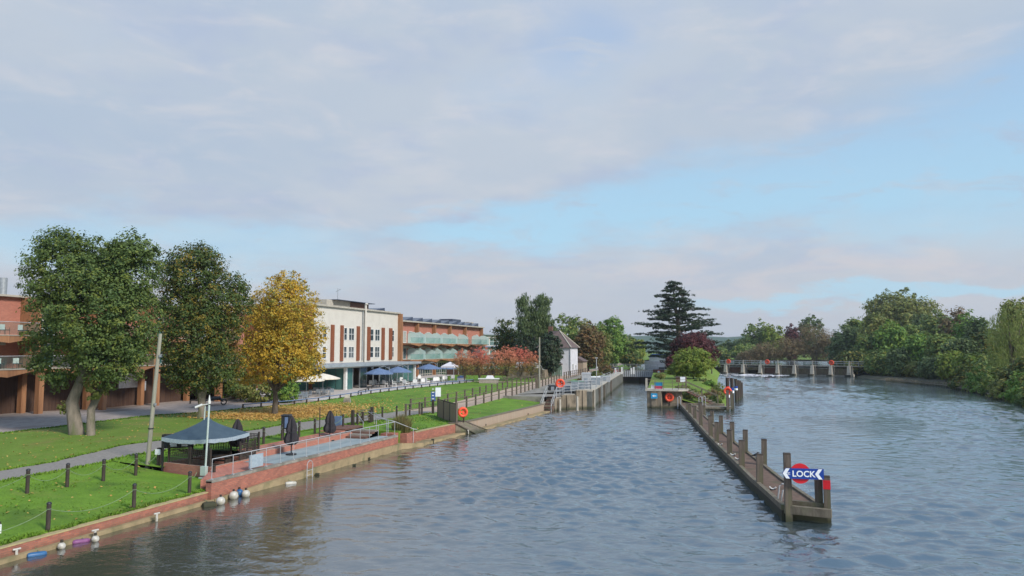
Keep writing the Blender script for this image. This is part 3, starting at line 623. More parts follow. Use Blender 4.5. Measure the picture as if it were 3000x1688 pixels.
MB().obox((-29.35, 32.3, 1.45), (.34, .03, .28)).build('notice', M['sign_white'], t)
# ------------------------------------------------------------------ closed umbrellas, bins, gate
def closed_umbrella(p, zt, z0, lab):
    t = thing('closed_umbrella', lab, 'umbrella', (p[0], p[1], z0), 'closed dark umbrellas on the terrace')
    H_ = zt-z0
    MB().tube([(p[0], p[1], z0), (p[0], p[1], zt)], .035, 6).build('pole', M['black_metal'], t)
    MB().lathe([(.3, 0), (.3, .06), (.1, .1)], 10, (p[0], p[1], z0)).build('base', M['black_metal'], t)
    mb = MB(); prof = [(.20, .26), (.34, .32), (.36, .44), (.24, .58), (.27, .66), (.22, .8), (.13, .92), (.05, 1.0)]; n = 14; base = 0
    for r, f in prof:
        for k in range(n):
            rr = r*(1+.22*(-1)**k); mb.v.append((p[0]+rr*math.cos(2*math.pi*k/n), p[1]+rr*math.sin(2*math.pi*k/n), z0+H_*f))
    for i in range(len(prof)-1):
        for k in range(n): k2 = (k+1) % n; mb.f.append((i*n+k, i*n+k2, (i+1)*n+k2, (i+1)*n+k))
    mb.build('folded_canopy', M['dark_fabric'], t, True)
    MB().lathe([(.25, z0+H_*.565), (.26, z0+H_*.60)], 12, (p[0], p[1], 0)).build('strap', M['black_metal'], t)
p = at(853, 1333, .97); p.y -= .0; closed_umbrella(p, hz(1220, p), .98, 'closed dark umbrella standing on the slate paving between tent and litter bin')
p = at(966, 1292, .97); closed_umbrella(p, hz(1203, p), .98, 'closed dark umbrella farthest along the brick terrace')
p = byd(708, 42.0, 1.1); closed_umbrella(p, hz(1228, p), 1.0, 'closed dark umbrella directly behind the tent')
t = thing('umbrella_pole', 'bare dark pole next to the farthest closed umbrella', 'pole', (-26.2, 42.9, 1)); MB().tube([(-26.2, 42.9, 1.2), (-26.2, 42.9, 3.2)], .035, 6).build('shaft', M['wood_dark'], t)
p = at(838, 1292, 1.3); t = thing('litter_bin', 'dark litter bin on legs with a blue grey front beside the footpath', 'bin', tuple(p))
MB().obox(p+Vector((0, 0, .75)), (.5, .45, .8), .2).build('body', M['black_metal'], t); MB().obox(p+Vector((0, 0, 1.55)), (.6, .55, .08), .2, .8).build('lid', M['black_metal'], t)
MB().obox(p+Vector((.14, -.23, .82)), (.2, .03, .66), .2).build('door', M['parasol_navy'], t)
for s in (-.2, .2): MB().obox(p+Vector((s, 0, -.05)), (.06, .06, .85), .2).build('leg', M['black_metal'], t)
p = at(998, 1252, 1.34); t = thing('blue_bin', 'small blue bin with a handle beside a bollard on the footpath', 'bin', tuple(p))
MB().obox(p+Vector((-.35, .3, 0)), (.5, .4, .75), .1, 1.15).build('body', M['parasol_navy'], t); MB().tube([p+Vector((-.55, .3, .75)), p+Vector((-.5, .3, 1.15)), p+Vector((-.2, .3, 1.15)), p+Vector((-.15, .3, .75))], .025, 5).build('handle', M['black_metal'], t)
t = thing('wooden_gate', 'brown five bar field gate between dark posts on the footpath', 'gate', (-28.5, 52.6, 1))
ga, gb = at(1033, 1247, 1.25), at(1086, 1238, 1.2)
for i, f in enumerate((0, .25, .52, .96, 1.06)):
    c = ga.lerp(gb, f); MB().obox((c.x, c.y, .9), (.2 if i != 1 else .13, .2 if i != 1 else .13, 1.5 if i in (0, 4) else 1.25)).build('post', M['wood_dark'], t)
d_ = (gb-ga); 
for k in range(5): z = 1.2+.21*k; MB().tube([ga+d_*.27+Vector((0, 0, z-1)), gb-d_*.02+Vector((0, 0, z-1))], .03, 4).build('bar', M['wood_grey'], t)
for s in ((.28, .2, .6, 1.1), (.6, 1.1, .95, .2)): MB().tube([ga+d_*s[0]+Vector((0, 0, s[1])), ga+d_*s[2]+Vector((0, 0, s[3]))], .03, 4).build('brace', M['wood_grey'], t)
# ------------------------------------------------------------------ blue sign post, timber screen, lifebuoys
p = at(1269, 1213, 1); t = thing('blue_sign', 'tall blue sign with small white lettering on a dark post by the footpath', 'sign', tuple(p))
MB().obox(p, (.16, .16, 1.35)).build('post', M['wood_dark'], t); zt = hz(1148, p)
MB().obox(p+Vector((0, 0, 1.2)), (.42, .1, zt-2.2), .3).build('board', M['boat_blue'], t)
for i in range(4): MB().obox(p+Vector((0, -.07, 1.35+.3*i)), (.22-.05*(i % 2), .02, .07), .3).build('lettering', M['sign_white'], t)
p = at(1285, 1220, 1); t = thing('white_notice', 'white notice board on a pale post right of the blue sign', 'sign', tuple(p))
MB().obox(p, (.14, .14, 2.1)).build('post', M['wood_grey'], t); MB().obox(p+Vector((-.02, -.1, 1.75)), (.48, .05, .8), .3).build('board', M['sign_white'], t)
t = thing('timber_screen', 'grey vertical board screen running from the footpath down to the river wall', 'fence', (-24, 59.5, .9))
fa, fb = Vector((-25.7, 61.6, 1.0)), Vector((-22.3, 57.4, .9)); ang = math.atan2(fb.y-fa.y, fb.x-fa.x); L = (fb-fa).length
for k in range(3):
    c = fa.lerp(fb, (k+.5)/3); MB().obox((c.x, c.y, .92), (L/3-.12, .05, 1.5-.0*k), ang).build('panel', M['panel_wood'], t)
    b_ = MB()
    for j in range(11): c = fa.lerp(fb, (k+.06+.88*j/10)/3); b_.obox((c.x, c.y-.035, .95), (.10, .03, 1.42), ang)
    b_.build('boards', M['panel_wood'], t)
for k in range(4): c = fa.lerp(fb, k/3); MB().obox((c.x, c.y, .6), (.14, .14, 2.0 if k in (0, 3) else 1.85), ang).build('post', M['wood_post'], t)
MB().tube([fa+Vector((0, 0, 1.5)), fb+Vector((0, 0, 1.55))], .05, 4).build('top_rail', M['wood_dark'], t)
def lifebuoy(p, r, lab, rz=0, post=None, back=True, grp='orange lifebuoys'):
    t = thing('lifebuoy', lab, 'lifebuoy', tuple(p), grp)
    MB().torus(p, r, r*.33, 'y', 22, 8, rz).build('ring', M['orange'], t, True)
    g = MB()
    for a in (.8, 2.4, 3.9, 5.5):
        c = Vector((r*math.cos(a), 0, r*math.sin(a))); c = Matrix.Rotation(rz, 3, 'Z') @ c
        g.ball(Vector(p)+c, r*.36, 8, 6)
    None
    if back: MB().obox(p+Vector((0, .12, -r*.9)), (r*.5, .06, r*1.8), rz).obox(p+Vector((0, .12, -r*.2)), (r*1.9, .05, r*.4), rz).build('bracket', M['orange'], t)
    if post:
        MB().obox((p[0], p[1]+.18, post), (.1, .1, p[2]-post)).build('post', M['wood_dark'], t)
p = at(1356, 1236, .95); q = Vector((p.x, p.y, 1.75)); lifebuoy(q, .33, 'orange lifebuoy on the lawn corner right of the timber screen', .6, .9)
# mooring tees and floating fenders by the near wall
for i, (px, py) in enumerate(((48, 1628), (278, 1571), (459, 1520), (1372, 1268))):
    p = at(px, py, .12); t = thing('mooring_tee', 'small cream T-shaped mooring bollard '+['nearest, on the near left wall toe', 'on the wall toe above the round white float', 'on the wall toe left of the big white buoys', 'at the foot of the slipway ramp'][i], 'bollard', tuple(p), 'cream mooring tees')
    MB().lathe([(.05, -.1), (.045, .2)], 8, p).build('stem', M['buoy_white'], t, True); MB().tube([p+Vector((-.03, -.12, .21)), p+Vector((.03, .12, .21))], .035, 6).build('crossbar', M['buoy_white'], t, True)
def fend(px, py, a, b, mat, lab, rz=0.0, name='fender'):
    p = at(px, py, 0); p.z = 0; t = thing(name, lab, 'fender', (p.x, p.y, .03))
    o = MB().lathe([(.02, -a), (b*.8, -a*.9), (b, -a*.6), (b, a*.6), (b*.8, a*.9), (.02, a)], 10, (p.x, p.y, .03)).build('body', M[mat], t, True)
    o.rotation_euler = (R(88), 0, rz); MB().tube([(p.x, p.y+a*.3, .1), (p.x-.5, p.y+a, .2)], .015, 4).build('rope', M['rope'], t)
fend(108, 1628, .30, .10, 'buoy_blue', 'blue sausage fender floating by the near left wall', -.5)
fend(238, 1589, .30, .09, 'buoy_purple', 'purple sausage fender floating by the near left wall', -.5)
fend(740, 1428, .3, .13, 'buoy_teal', 'pale teal fender floating right of the big white buoys', -.6)
fend(852, 1418, .3, .10, 'buoy_white', 'small white fender floating at the foot of the hooped ladder', -.6)
fend(612, 1483, .3, .17, 'wood_dark', 'dark fender floating left of the big white buoys', -.5)
def buoy(px, py, r, mat, lab):
    p = at(px, py, 0); t = thing('round_buoy', lab, 'buoy', (p.x, p.y, 0)); MB().ball((p.x, p.y, r*.72), r, 14, 10).build('float', M[mat], t, True)
    MB().lathe([(.05, 0), (.05, .09)], 8, (p.x, p.y, r*1.7)).build('eye', M['wood_dark'], t)
buoy(180, 1608, .13, 'buoy_white', 'small cream round float between the blue and purple fenders')
buoy(279, 1587, .13, 'buoy_white', 'small cream round float below the second mooring tee')
buoy(646, 1478, .20, 'buoy_white', 'large white round buoy, leftmost of the cluster of big buoys')
buoy(684, 1462, .21, 'buoy_white', 'large white round buoy in the middle of the cluster')
buoy(701, 1452, .18, 'buoy_blue', 'dark blue round buoy behind the big white buoys')
buoy(720, 1456, .19, 'buoy_white', 'large white round buoy, rightmost of the cluster of big buoys')
p = at(3, 1572, .5); t = thing('lawn_notice', 'small white and blue sign on the lawn at the left picture edge', 'sign', tuple(p))
MB().obox(p+Vector((-.1, 0, 0)), (.06, .06, .5)).build('post', M['wood_dark'], t); MB().obox(p+Vector((-.1, -.04, .1)), (.26, .03, .32)).build('board', M['sign_white'], t); MB().obox(p+Vector((-.14, -.06, .14)), (.12, .012, .2)).build('symbol', M['sign_blue'], t)
# ------------------------------------------------------------------ hotel, near brick wing
def window(par, x, y0, y1, z0, z1, cols=2, rows=2, fm='white_paint', face='x', gm='window_glass'):
    """casement in a wall facing +x (or -y): frame with the pane as its sub-part"""
    g = MB(); f = MB(); t_ = .07
    def bx(m, a0, a1, b0, b1, d0, d1):
        if face == 'x': m.box(x+d0, x+d1, a0, a1, b0, b1)
        else: m.box(a0, a1, x-d1, x-d0, b0, b1)
    bx(f, y0, y1, z0, z0+t_, -.04, .05); bx(f, y0, y1, z1-t_, z1, -.04, .05)
    for i in range(cols+1):
        c = y0+(y1-y0)*i/cols; w_ = t_ if i in (0, cols) else t_*.8
        bx(f, min(max(c-w_/2, y0), y1-w_), min(max(c-w_/2, y0), y1-w_)+w_, z0+t_, z1-t_, -.04, .045)
    for i in range(1, rows): c = z0+(z1-z0)*i/rows; bx(f, y0+t_, y1-t_, c-.03, c+.03, -.04, .04)
    o = f.build('window', M[fm], par); bx(g, y0+.02, y1-.02, z0+.02, z1-.02, -.03, .01); g.build('pane', M[gm], o); return o
GX, Z0 = -60.0, 1.1
t = thing('brick_hotel_wing', 'three storey red brick hotel wing with glass balconies behind the near trees', 'building', (GX, 60, Z0))
YN, YS = 80.0, 20.0
MB().box(GX-14, GX, YS, YN, 4.9, 11.45).build('upper_wall', M['brick_red'], t)
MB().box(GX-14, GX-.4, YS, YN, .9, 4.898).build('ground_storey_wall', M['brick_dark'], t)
MB().box(GX-14.3, GX+.45, YS-.2, YN+.2, 11.453, 11.62).build('roof', M['pale_stone'], t)
MB().tube([(GX-2.5, 49.5, 11.6), (GX-2.5, 49.5, 13.3)], .32, 12).build('flue', M['steel'], t, True)
MB().box(GX-6, GX-3, 44.5, 47.2, 11.62, 12.2).box(GX-6.1, GX-2.9, 44.3, 47.5, 12.2, 12.27).build('roof_vent', M['metal_roof'], t)
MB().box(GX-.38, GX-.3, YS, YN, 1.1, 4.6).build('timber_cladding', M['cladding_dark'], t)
bays = [28.6, 35.3, 42.0, 49.4, 56.1, 62.8, 69.5, 76.2]
for fl, zf in ((1, 4.95), (2, 7.75)):
    for i, y in enumerate(bays[:-1]):
        y1 = bays[i+1]; m_ = (y+y1)/2; s = MB()
        s.prism([(GX+.003, y+.05), (GX+2.2, y+.05), (GX+3.3, m_ if fl == 1 else m_), (GX+2.2, y1-.05), (GX+.003, y1-.05)], [zf, zf+.22, zf-.28, zf+.22, zf], zf+.32)
        b_ = s.build('balcony', M['wood_orange'], t)
        MB().prism([(GX+.003, y+.04), (GX+2.24, y+.04), (GX+3.36, m_), (GX+2.24, y1-.04), (GX+.003, y1-.04)], zf+.323, zf+.39).build('deck_edge', M['pale_stone'], b_)
        for (a, b) in (((GX+2.2, y+.1), (GX+3.28, m_)), ((GX+3.28, m_), (GX+2.2, y1-.1))):
            a, b = Vector((*a, zf+.45)), Vector((*b, zf+.45))
            an = math.atan2(b.y-a.y, b.x-a.x); MB().obox(((a+b)/2), ((b-a).length-.05, .02, .95), an).build('glass_panel', M['balcony_glass'], b_)
            MB().tube([a+Vector((0, 0, 1.0)), b+Vector((0, 0, 1.0))], .03, 6).build('top_rail', M['steel_white'], b_)
        window(t, GX, y+.9, y+2.1, zf+.45, zf+2.55, 1, 1, 'white_paint'); window(t, GX, y+2.2, y+3.3, zf+.45, zf+2.55, 1, 1, 'white_paint', gm='glass_teal')
        if fl == 1: MB().box(GX-.001+.003, GX+.06, y+3.6, y+6.0, zf+2.35, zf+2.75).build('blind_box', M['pale_stone'], t)
for y in bays:
    MB().box(GX+.004, GX+2.1, y-.16, y+.16, 5.3, 11.45).build('party_fin', M['wood_orange'], t)
    for dx_ in (.25, 2.2): MB().box(GX+dx_+.002, GX+dx_+.5, y-.25, y+.2, .9, 4.95).build('column', M['wood_orange'], t)
MB().box(GX+.35, GX+.9, 46.2, 46.8, .9, 4.9).build('rendered_pier', M['render_white'], t)
MB().box(GX-.29, GX-.2, 38.0, 45.8, 1.1, 4.3).build('timber_door', M['cladding_dark'], t)
MB().box(GX-.28, GX-.1, 60.5, 63.2, 3.0, 4.5).build('white_panel', M['white_paint'], t)
MB().box(GX-.28, GX-.1, 63.6, 64.1, 2.6, 3.6).build('meter_box', M['sign_white'], t)
t = thing('bike_shelter', 'low flat roofed shelter with slatted timber piers beside the brick wing', 'shelter', (-56.5, 72.5, 1.2))
MB().box(-58.5, -55.2, 69.6, 76.2, 3.35, 3.5).build('roof', M['concrete'], t)
for y in (70.0, 73.0, 76.0):
    s = MB()
    for k in range(11): s.box(-55.9, -55.4, y-.35, y+.35, 1.15+k*.2, 1.32+k*.2)
    s.build('slatted_pier', M['wood_orange'], t)
MB().box(-58.4, -58.3, 69.6, 76.2, 1.1, 3.35).build('back_wall', M['cladding_dark'], t)
# balcony chairs with pale cushions
def make_bchair():
    t = thing('balcony_chair', 'x', 'chair', (0, 0, 0), 'balcony chairs of the brick wing')
    MB().box(-.25, .25, -.25, .25, .38, .44).build('seat', M['black_metal'], t)
    MB().box(-.27, -.21, -.24, .24, .44, .88).build('backrest', M['white_plastic'], t)
    for x in (-.23, .23):
        for y in (-.23, .23): MB().tube([(x, y, 0), (x, y, .4 if x < 0 else .62)], .02, 4).build('leg', M['black_metal'], t)
    return t
s = make_bchair()
for i, (y, zf, lb) in enumerate(((46.3, 7.75, 'upper balcony, left of the pair'), (47.9, 7.75, 'upper balcony, right of the pair'), (46.0, 4.95, 'lower balcony, left of the pair'), (47.6, 4.95, 'lower balcony, right of the pair'))):
    place(s, i == 0, (GX+2.0, y, zf+.39), random.uniform(-.3, .3), 'dark chair with pale back on the '+lb)
# ------------------------------------------------------------------ hotel, white block and glass pavilion
WX, WY0, WY1, WT = -56.0, 89.0, 116.0, 13.1
t = thing('white_hotel_block', 'tall cream rendered hotel block with brown shutters and a flat roof', 'building', (WX, 102, 1.2))
MB().box(WX-15, WX, WY0, WY1, .9, WT-.12).build('wall', M['render_white'], t)
MB().box(WX-15.3, WX+.35, WY0-.25, WY1+.45, WT-.118, WT+.12).build('roof', M['coping'] if 0 else M['pale_stone'], t)
MB().box(WX-.3, WX+.7, WY1-.002+.004, WY1+.5, .9, WT-.12).build('timber_end_pier', M['wood_orange'], t)
MB().box(WX-15, WX+.4, WY0-.5, WY0-.003, .9, WT-.12).build('end_wall', M['wood_brown'], t)
def yx(px, x): return atx(px, 1000, x).y
for px0, px1 in ((945, 956), (1007, 1016), (1021, 1037), (1084, 1094), (1098, 1112), (1148, 1154)):
    a, b = yx(px0, WX), yx(px1, WX)
    for z0, z1 in ((5.6, 7.35), (8.25, 10.15)): window(t, WX, a, b, z0, z1, 1 if px1-px0 < 12 else 2, 2)
for px0, px1 in ((968, 977), (996, 1004), (1044, 1052), (1075, 1083), (1117, 1125), (1139, 1147)):
    a, b = yx(px0, WX), yx(px1, WX); s = MB()
    s.box(WX+.01, WX+.16, a, b, 5.2, 10.45)
    for k in range(18): s.box(WX+.16, WX+.2, a+.05, b-.05, 5.3+k*.285, 5.48+k*.285)
    s.build('shutter', M['wood_brown'], t)
yp = yx(1060, WX); MB().tube([(WX+.12, yp, 5.2), (WX+.12, yp, WT-.2)], .09, 8).build('downpipe', M['steel'], t)
yp = yx(1065, WX); MB().tube([(WX+.3, yp, 4.9), (WX+.3, yp, WT+.8)], .18, 10).lathe([(.26, WT+.8), (.26, WT+.95), (.05, WT+1.05)], 10, (WX+.42, yp, 0)).build('flue', M['render_white'], t, True)
pr = MB().box(WX-7, WX-2.5, 97, 104, WT+.12, WT+1.25).build('plant_room', M['pale_stone'], t); MB().box(WX-7, WX-2.45, 104.003, 110, WT+.12, WT+1.2).build('plant_screen', M['brick_dark'], t)
MB().add([(WX-7, 110.1, WT+.2), (WX-2, 110.1, WT+.2), (WX-2, 115, WT+.9), (WX-7, 115, WT+.9), (WX-7, 110.1, WT+.1), (WX-2, 110.1, WT+.1), (WX-2, 115, WT+.1), (WX-7, 115, WT+.1)], [(0, 1, 2, 3), (0, 4, 5, 1), (1, 5, 6, 2), (2, 6, 7, 3), (3, 7, 4, 0)]).build('solar_panel', M['solar'], t)
MB().box(WX-6, WX-1.5, 98.5, 110.5, WT+1.25, WT+1.33).build('plant_roof', M['solar'], t)
MB().tube([(WX-3, 101, WT+1), (WX-3, 101, WT+3.2)], .04, 5).tube([(WX-3.3, 101, WT+2.7), (WX-2.6, 101.2, WT+3.1)], .04, 5).build('aerial', M['steel'], t)
PX, PY0, PY1 = -50.6, 89.0, 110.8
t = thing('glass_pavilion', 'single storey glass restaurant with a grey overhanging flat roof', 'building', (-53, 100, 1.2))
MB().box(-56.6, PX+1.1, 80.5, PY1+.6, 4.62, 4.95).build('roof', M['metal_roof'], t); MB().box(-56.5, PX+.7, 80.9, PY1+.3, 4.45, 4.617).build('soffit', M['render_white'], t)
MB().box(-55.95, PX-4.4, PY0, PY1, 1.15, 4.45).build('dark_interior', M['cladding_dark'], t)
n_ = 11
for i in range(n_):
    a = PY0+(PY1-PY0)*i/n_; b = PY0+(PY1-PY0)*(i+1)/n_; open_ = 1 <= i <= 4
    if not open_ or i in (2,): MB().box(PX-.06, PX, a+.06, b-.06, 1.3, 4.42).build('glass_panel', M['glass_teal' if i > 8 or i == 0 else 'glass_green'], t)
    MB().box(PX-.1, PX+.04, a-.06, a+.06, 1.15, 4.45).build('mullion', M['steel'], t)
for i in range(4): MB().box(PX-5.3+i*1.3, PX-4.1+i*1.3, PY0-.03, PY0+.03, 1.2, 4.42).build('glass_panel', M['glass_teal'], t)
MB().box(PX-.15, PX+.2, PY0-.2, PY0+.2, 1.1, 4.44).build('corner_column', M['white_paint'], t)
for y in (86.8, 83.5): MB().box(-55.8, -55.7, y-1.4, y+1.4, 1.2, 4.4).build('glass_panel', M['glass_teal'], t)
MB().box(PX-.05, PX+.3, PY1-.05, PY1+.3, 1.1, 4.44).build('corner_column', M['white_paint'], t)
for y in (96, 101, 106): MB().ball((PX+.3, y, 4.25), .13, 8, 6).build('globe_lamp', M['sign_white'], t, True)
# ------------------------------------------------------------------ hotel, far brick wing
FX, FY0, FY1 = -56.8, 116.6, 160.5
t = thing('brick_hotel_wing', 'far red brick hotel wing with glass balconies and solar panels on its roof', 'building', (FX, 138, 1.2))
MB().box(FX-14, FX, FY0, FY1, .9, 11.75).build('wall', M['brick_red'], t)
MB().box(FX-14.3, FX+.95, FY0, FY1+.6, 11.753, 11.98).build('roof', M['pale_stone'], t)
fins = [FY0+.6]+[atx(p, 1000, -55.6).y for p in (1233, 1283, 1328, 1372, 1408)]; fins[-1] = FY1
for i, y in enumerate(fins):
    MB().box(FX+.003, FX+.75, y-.22, y+.22, .95, 11.75).build('party_fin', M['wood_orange'], t)
MB().box(FX+.5, FX+1.1, FY0-.05, FY0+.9, 5.0, 11.7).build('timber_panel', M['wood_orange'], t)
for fl, zf in ((1, 4.75), (2, 7.65)):
    for i in range(5):
        a, b = fins[i]+.25, fins[i+1]-.25; m_ = (a+b)/2
        if i == 0: a += 1.5
        s = MB().prism([(FX+.004, a), (FX+1.9, a), (FX+2.7, m_), (FX+1.9, b), (FX+.004, b)], [zf, zf+.15, zf-.22, zf+.15, zf], zf+.3); bl = s.build('balcony', M['wood_orange'], t)
        MB().prism([(FX+.004, a), (FX+1.94, a), (FX+2.76, m_), (FX+1.94, b), (FX+.004, b)], zf+.303, zf+.38).build('deck_edge', M['pale_stone'], bl)
        for p, q in (((FX+1.88, a), (FX+2.66, m_)), ((FX+2.66, m_), (FX+1.88, b))):
            p, q = Vector((*p, zf+.42)), Vector((*q, zf+.42)); MB().obox((p+q)/2, ((q-p).length-.05, .02, .95), math.atan2(q.y-p.y, q.x-p.x)).build('glass_panel', M['balcony_glass'], bl)
            MB().tube([p+Vector((0, 0, .98)), q+Vector((0, 0, .98))], .03, 5).build('top_rail', M['steel_white'], bl)
        for yy in ((m_-.2, b-.3) if i else (m_+.6, b-.3)) if i != 3 else (m_+1.2,):
            w_ = MB().platex([(0, 0), (.06, 0), (.06, 1), (0, 1)], 0, .01); w_ = MB()
            w_.plate([(FX+.05, zf+.38), (FX+2.35, zf+.38), (FX+2.35, zf+1.75), (FX+1.3, zf+2.35), (FX+.5, zf+2.3), (FX+.05, zf+2.0)], yy, yy+.06).build('dividing_screen', M['screen_mint'], t)
        window(t, FX, a+.8, a+2.2, zf+.4, zf+2.5, 1, 1); window(t, FX, b-2.4, b-1.0, zf+.4, zf+2.5, 1, 1)
        if fl == 1: MB().box(FX+.01, FX+.1, m_-1.8, m_+1.2, zf+2.3, zf+2.75).build('blind_box', M['pale_stone'], t)
for i in range(5):
    a, b = fins[i]+.6, fins[i+1]-.6; window(t, FX+.3, a, b, 1.3, 4.3, 6, 3, 'render_white')
    MB().box(FX+.01, FX+.28, a-.1, b+.1, 1.1, 4.6).build('door_surround', M['render_white'], t)
for k in range(9):
    y = 119+k*4.4; MB().add([(FX-3, y, 12.0), (FX+.6, y, 12.0), (FX+.6, y+3.6, 12.75), (FX-3, y+3.6, 12.75), (FX-3, y+3.6, 12.0), (FX+.6, y+3.6, 12.0)], [(0, 1, 2, 3), (1, 5, 2), (0, 3, 4), (3, 2, 5, 4)]).build('solar_panel', M['solar'], t)
MB().box(FX-4, FX-1, 146, 151, 11.98, 13.3).box(FX-3.5, FX-1.5, 151.2, 153, 11.98, 12.9).build('air_handling_unit', M['solar'], t); MB().box(FX-3, FX-1, 156, 159, 11.98, 13.0).build('lift_overrun', M['pale_stone'], t)
t = thing('glazed_link_block', 'pale blue glazed block at the far end of the brick hotel wing', 'building', (-58, 168, 1.5))
MB().box(-68, -57, 163, 176, 1.2, 10.2).build('wall', M['render_white'], t); MB().box(-68.3, -56.5, 162.6, 176.4, 10.203, 10.45).build('roof', M['metal_roof'], t)
for z0, z1 in ((2, 4.2), (5.0, 6.9), (7.8, 9.7)):
    for y in (164, 168.2, 172.4): window(t, -57, y, y+3.6, z0, z1, 4, 2, 'white_paint', gm='glass_teal')
    for x in (-64, -60.5): window(t, 163, x, x+2.8, z0, z1, 3, 2, 'white_paint', 'y', gm='glass_teal')
for z in (4.55, 7.35): MB().box(-57, -56.3, 163, 176, z, z+.25).build('floor_band', M['parasol_navy'], t)
# ------------------------------------------------------------------ lock cottage
CX0, CX1, CY0, CY1, CZ, CE, CR = -36.8, -30.6, 137.5, 144.6, 2.0, 7.2, 10.1
t = thing('lock_cottage', 'white two storey lock cottage with a steep brown hipped roof', 'building', ((CX0+CX1)/2, (CY0+CY1)/2, CZ))
MB().box(CX0, CX1, CY0, CY1, CZ-.3, CE).build('wall', M['cottage_white'], t)
e = .35; rx, ry = (CX0+CX1)/2, (CY0+CY1)/2
rf = MB().add([(CX0-e, CY0-e, CE+.003), (CX1+e, CY0-e, CE+.003), (CX1+e, CY1+e, CE+.003), (CX0-e, CY1+e, CE+.003), (rx+.5, ry-1, CR+.4), (rx-1.2, ry+.6, CR+.4)], [(0, 1, 4, 5), (1, 2, 4), (2, 3, 5, 4), (3, 0, 5), (0, 3, 2, 1)]).build('roof', M['slate_roof'], t)
MB().tube([(CX1+e, CY0-e, CE+.05), (rx+.5, ry-1, CR+.43)], .12, 5).tube([(CX1+e, CY1+e, CE+.05), (rx+.5, ry-1, CR+.43)], .12, 5).build('hip_tiles', M['pale_stone'], rf)
MB().box(rx-2.2, rx-1.4, ry+.8, ry+1.6, CR-.8, CR+1.3).build('chimney', M['brick_dark'], rf)
window(t, CY0, -33.9, -32.1, 5.0, 6.3, 2, 2, 'white_paint', 'y'); window(t, CY0, -33.6, -32.2, 2.9, 3.9, 2, 1, 'white_paint', 'y')
MB().box(-33.8, -32.0, CY0-.7, CY0-.02, 4.05, 4.2).build('porch_roof', M['slate_roof'], t); MB().box(-33.4, -32.5, CY0-.06, CY0-.01, 2.0, 3.9).build('door', M['brick_dark'], t)
window(t, CX1, 139.5, 140.6, 2.9, 4.1, 2, 2); window(t, CX1, 142.2, 143.2, 2.8, 3.9, 2, 1)
MB().tube([(CX1+.08, CY0-.08, 2), (CX1+.08, CY0-.08, CE)], .07, 6).build('downpipe', M['steel'], t)
MB().box(CX0-4.5, CX0-.01, CY0-.5, CY0+5, 1.7, 4.4).build('lean_to', M['cottage_white'], t); window(t, CY0-.5, CX0-2.8, CX0-1.8, 3.2, 4.0, 2, 1, 'white_paint', 'y')
t = thing('garden_wall', 'grey brown brick garden wall in front of the lock cottage', 'wall', (-35, 127, 2)); MB().box(-39.5, -33.2, 126.6, 126.95, 1.5, 3.55).build('brickwork', M['lock_concrete'], t); MB().box(-39.6, -33.1, 126.55, 127.0, 3.553, 3.65).build('coping', M['concrete'], t)
MB().box(-33.17, -32.8, 126.6, 134, 1.5, 3.3).build('return_wall', M['lock_concrete'], t)
t = thing('garden_wall', 'long low brown wall and fence behind the cherry trees', 'wall', (-44, 134, 2)); MB().box(-54, -40, 133.6, 134, 1.2, 3.2).build('brickwork', M['cladding_dark'], t)
t = thing('green_gate', 'green slatted gate beside the lock cottage', 'gate', (-31.5, 130, 2))
for k in range(7): MB().box(-32.7+.28*k, -32.5+.28*k, 131.8, 131.86, 2.0, 3.9).build('slat', M['green_box'], t)
MB().box(-32.75, -30.8, 131.9, 131.95, 2.4, 2.5).box(-32.75, -30.8, 131.9, 131.95, 3.4, 3.5).build('rail', M['green_box'], t)
t = thing('timber_hut', 'small pale boarded hut upstream of the lock cottage', 'shed', (-31, 152, 2)); MB().box(-33.6, -30.6, 150, 154, 1.9, 4.4).build('wall', M['panel_wood'], t); MB().plate([(-34, 4.4), (-30.3, 4.4), (-32.1, 5.4)], 149.8, 154.3).build('roof', M['slate_roof'], t)
# ------------------------------------------------------------------ low rail along the hotel terrace
t = thing('low_rail_fence', 'low black knee rail fence between hotel lawn and terrace', 'fence', (-43.5, 88, 1.3))
pts = []
for px, py in ((678, 1198), (740, 1196), (838, 1190), (876, 1187), (910, 1184), (944, 1181), (978, 1176), (1008, 1173), (1034, 1180), (1062, 1177), (1088, 1173), (1113, 1170), (1137, 1166), (1160, 1162), (1182, 1159), (1204, 1155), (1224, 1151), (1243, 1149), (1262, 1146), (1281, 1144), (1300, 1141), (1318, 1139), (1333, 1137), (1348, 1136), (1365, 1135)):
    y = atx(px, py, -44).y; x = lawn_f(y)+.25; 
    for _ in range(3): y = at(px, py, 1.1).y; 
    p = Vector((lawn_f(y)+.2, y, yard_z(y)-.1)); 
    q = ray(px, py); s_ = (lawn_f(y)+.2)/q[0]; yy = q[1]*s_; p = Vector((lawn_f(yy)+.2, yy, yard_z(yy)-.1)); pts.append(p)
pts = [Vector((lawn_f(y)+.2, y, yard_z(y)-.1)) for y in np.arange(62, 112.4, 2.1)]
for p in pts: MB().obox(p, (.12, .12, .55)).build('post', M['wood_dark'], t)
MB().tube([p+Vector((0, 0, .52)) for p in pts], .05, 4).build('rail', M['parasol_navy'], t)
t = thing('curved_kerb_rail', 'low dark kerb rail curving across the paved hotel terrace', 'fence', (-47, 84, 1.3))
kp = [Vector((x, y, yard_z(y))) for x, y in ((-44.8, 82), (-45.4, 85), (-46.3, 87.5), (-47.4, 89.5), (-48.2, 92), (-48.0, 96), (-47.5, 101), (-46.5, 106), (-45, 111))]
for p in kp: MB().obox(p, (.1, .1, .4)).build('post', M['wood_dark'], t)
MB().tube([p+Vector((0, 0, .4)) for p in kp], .05, 4).build('rail', M['wood_dark'], t)
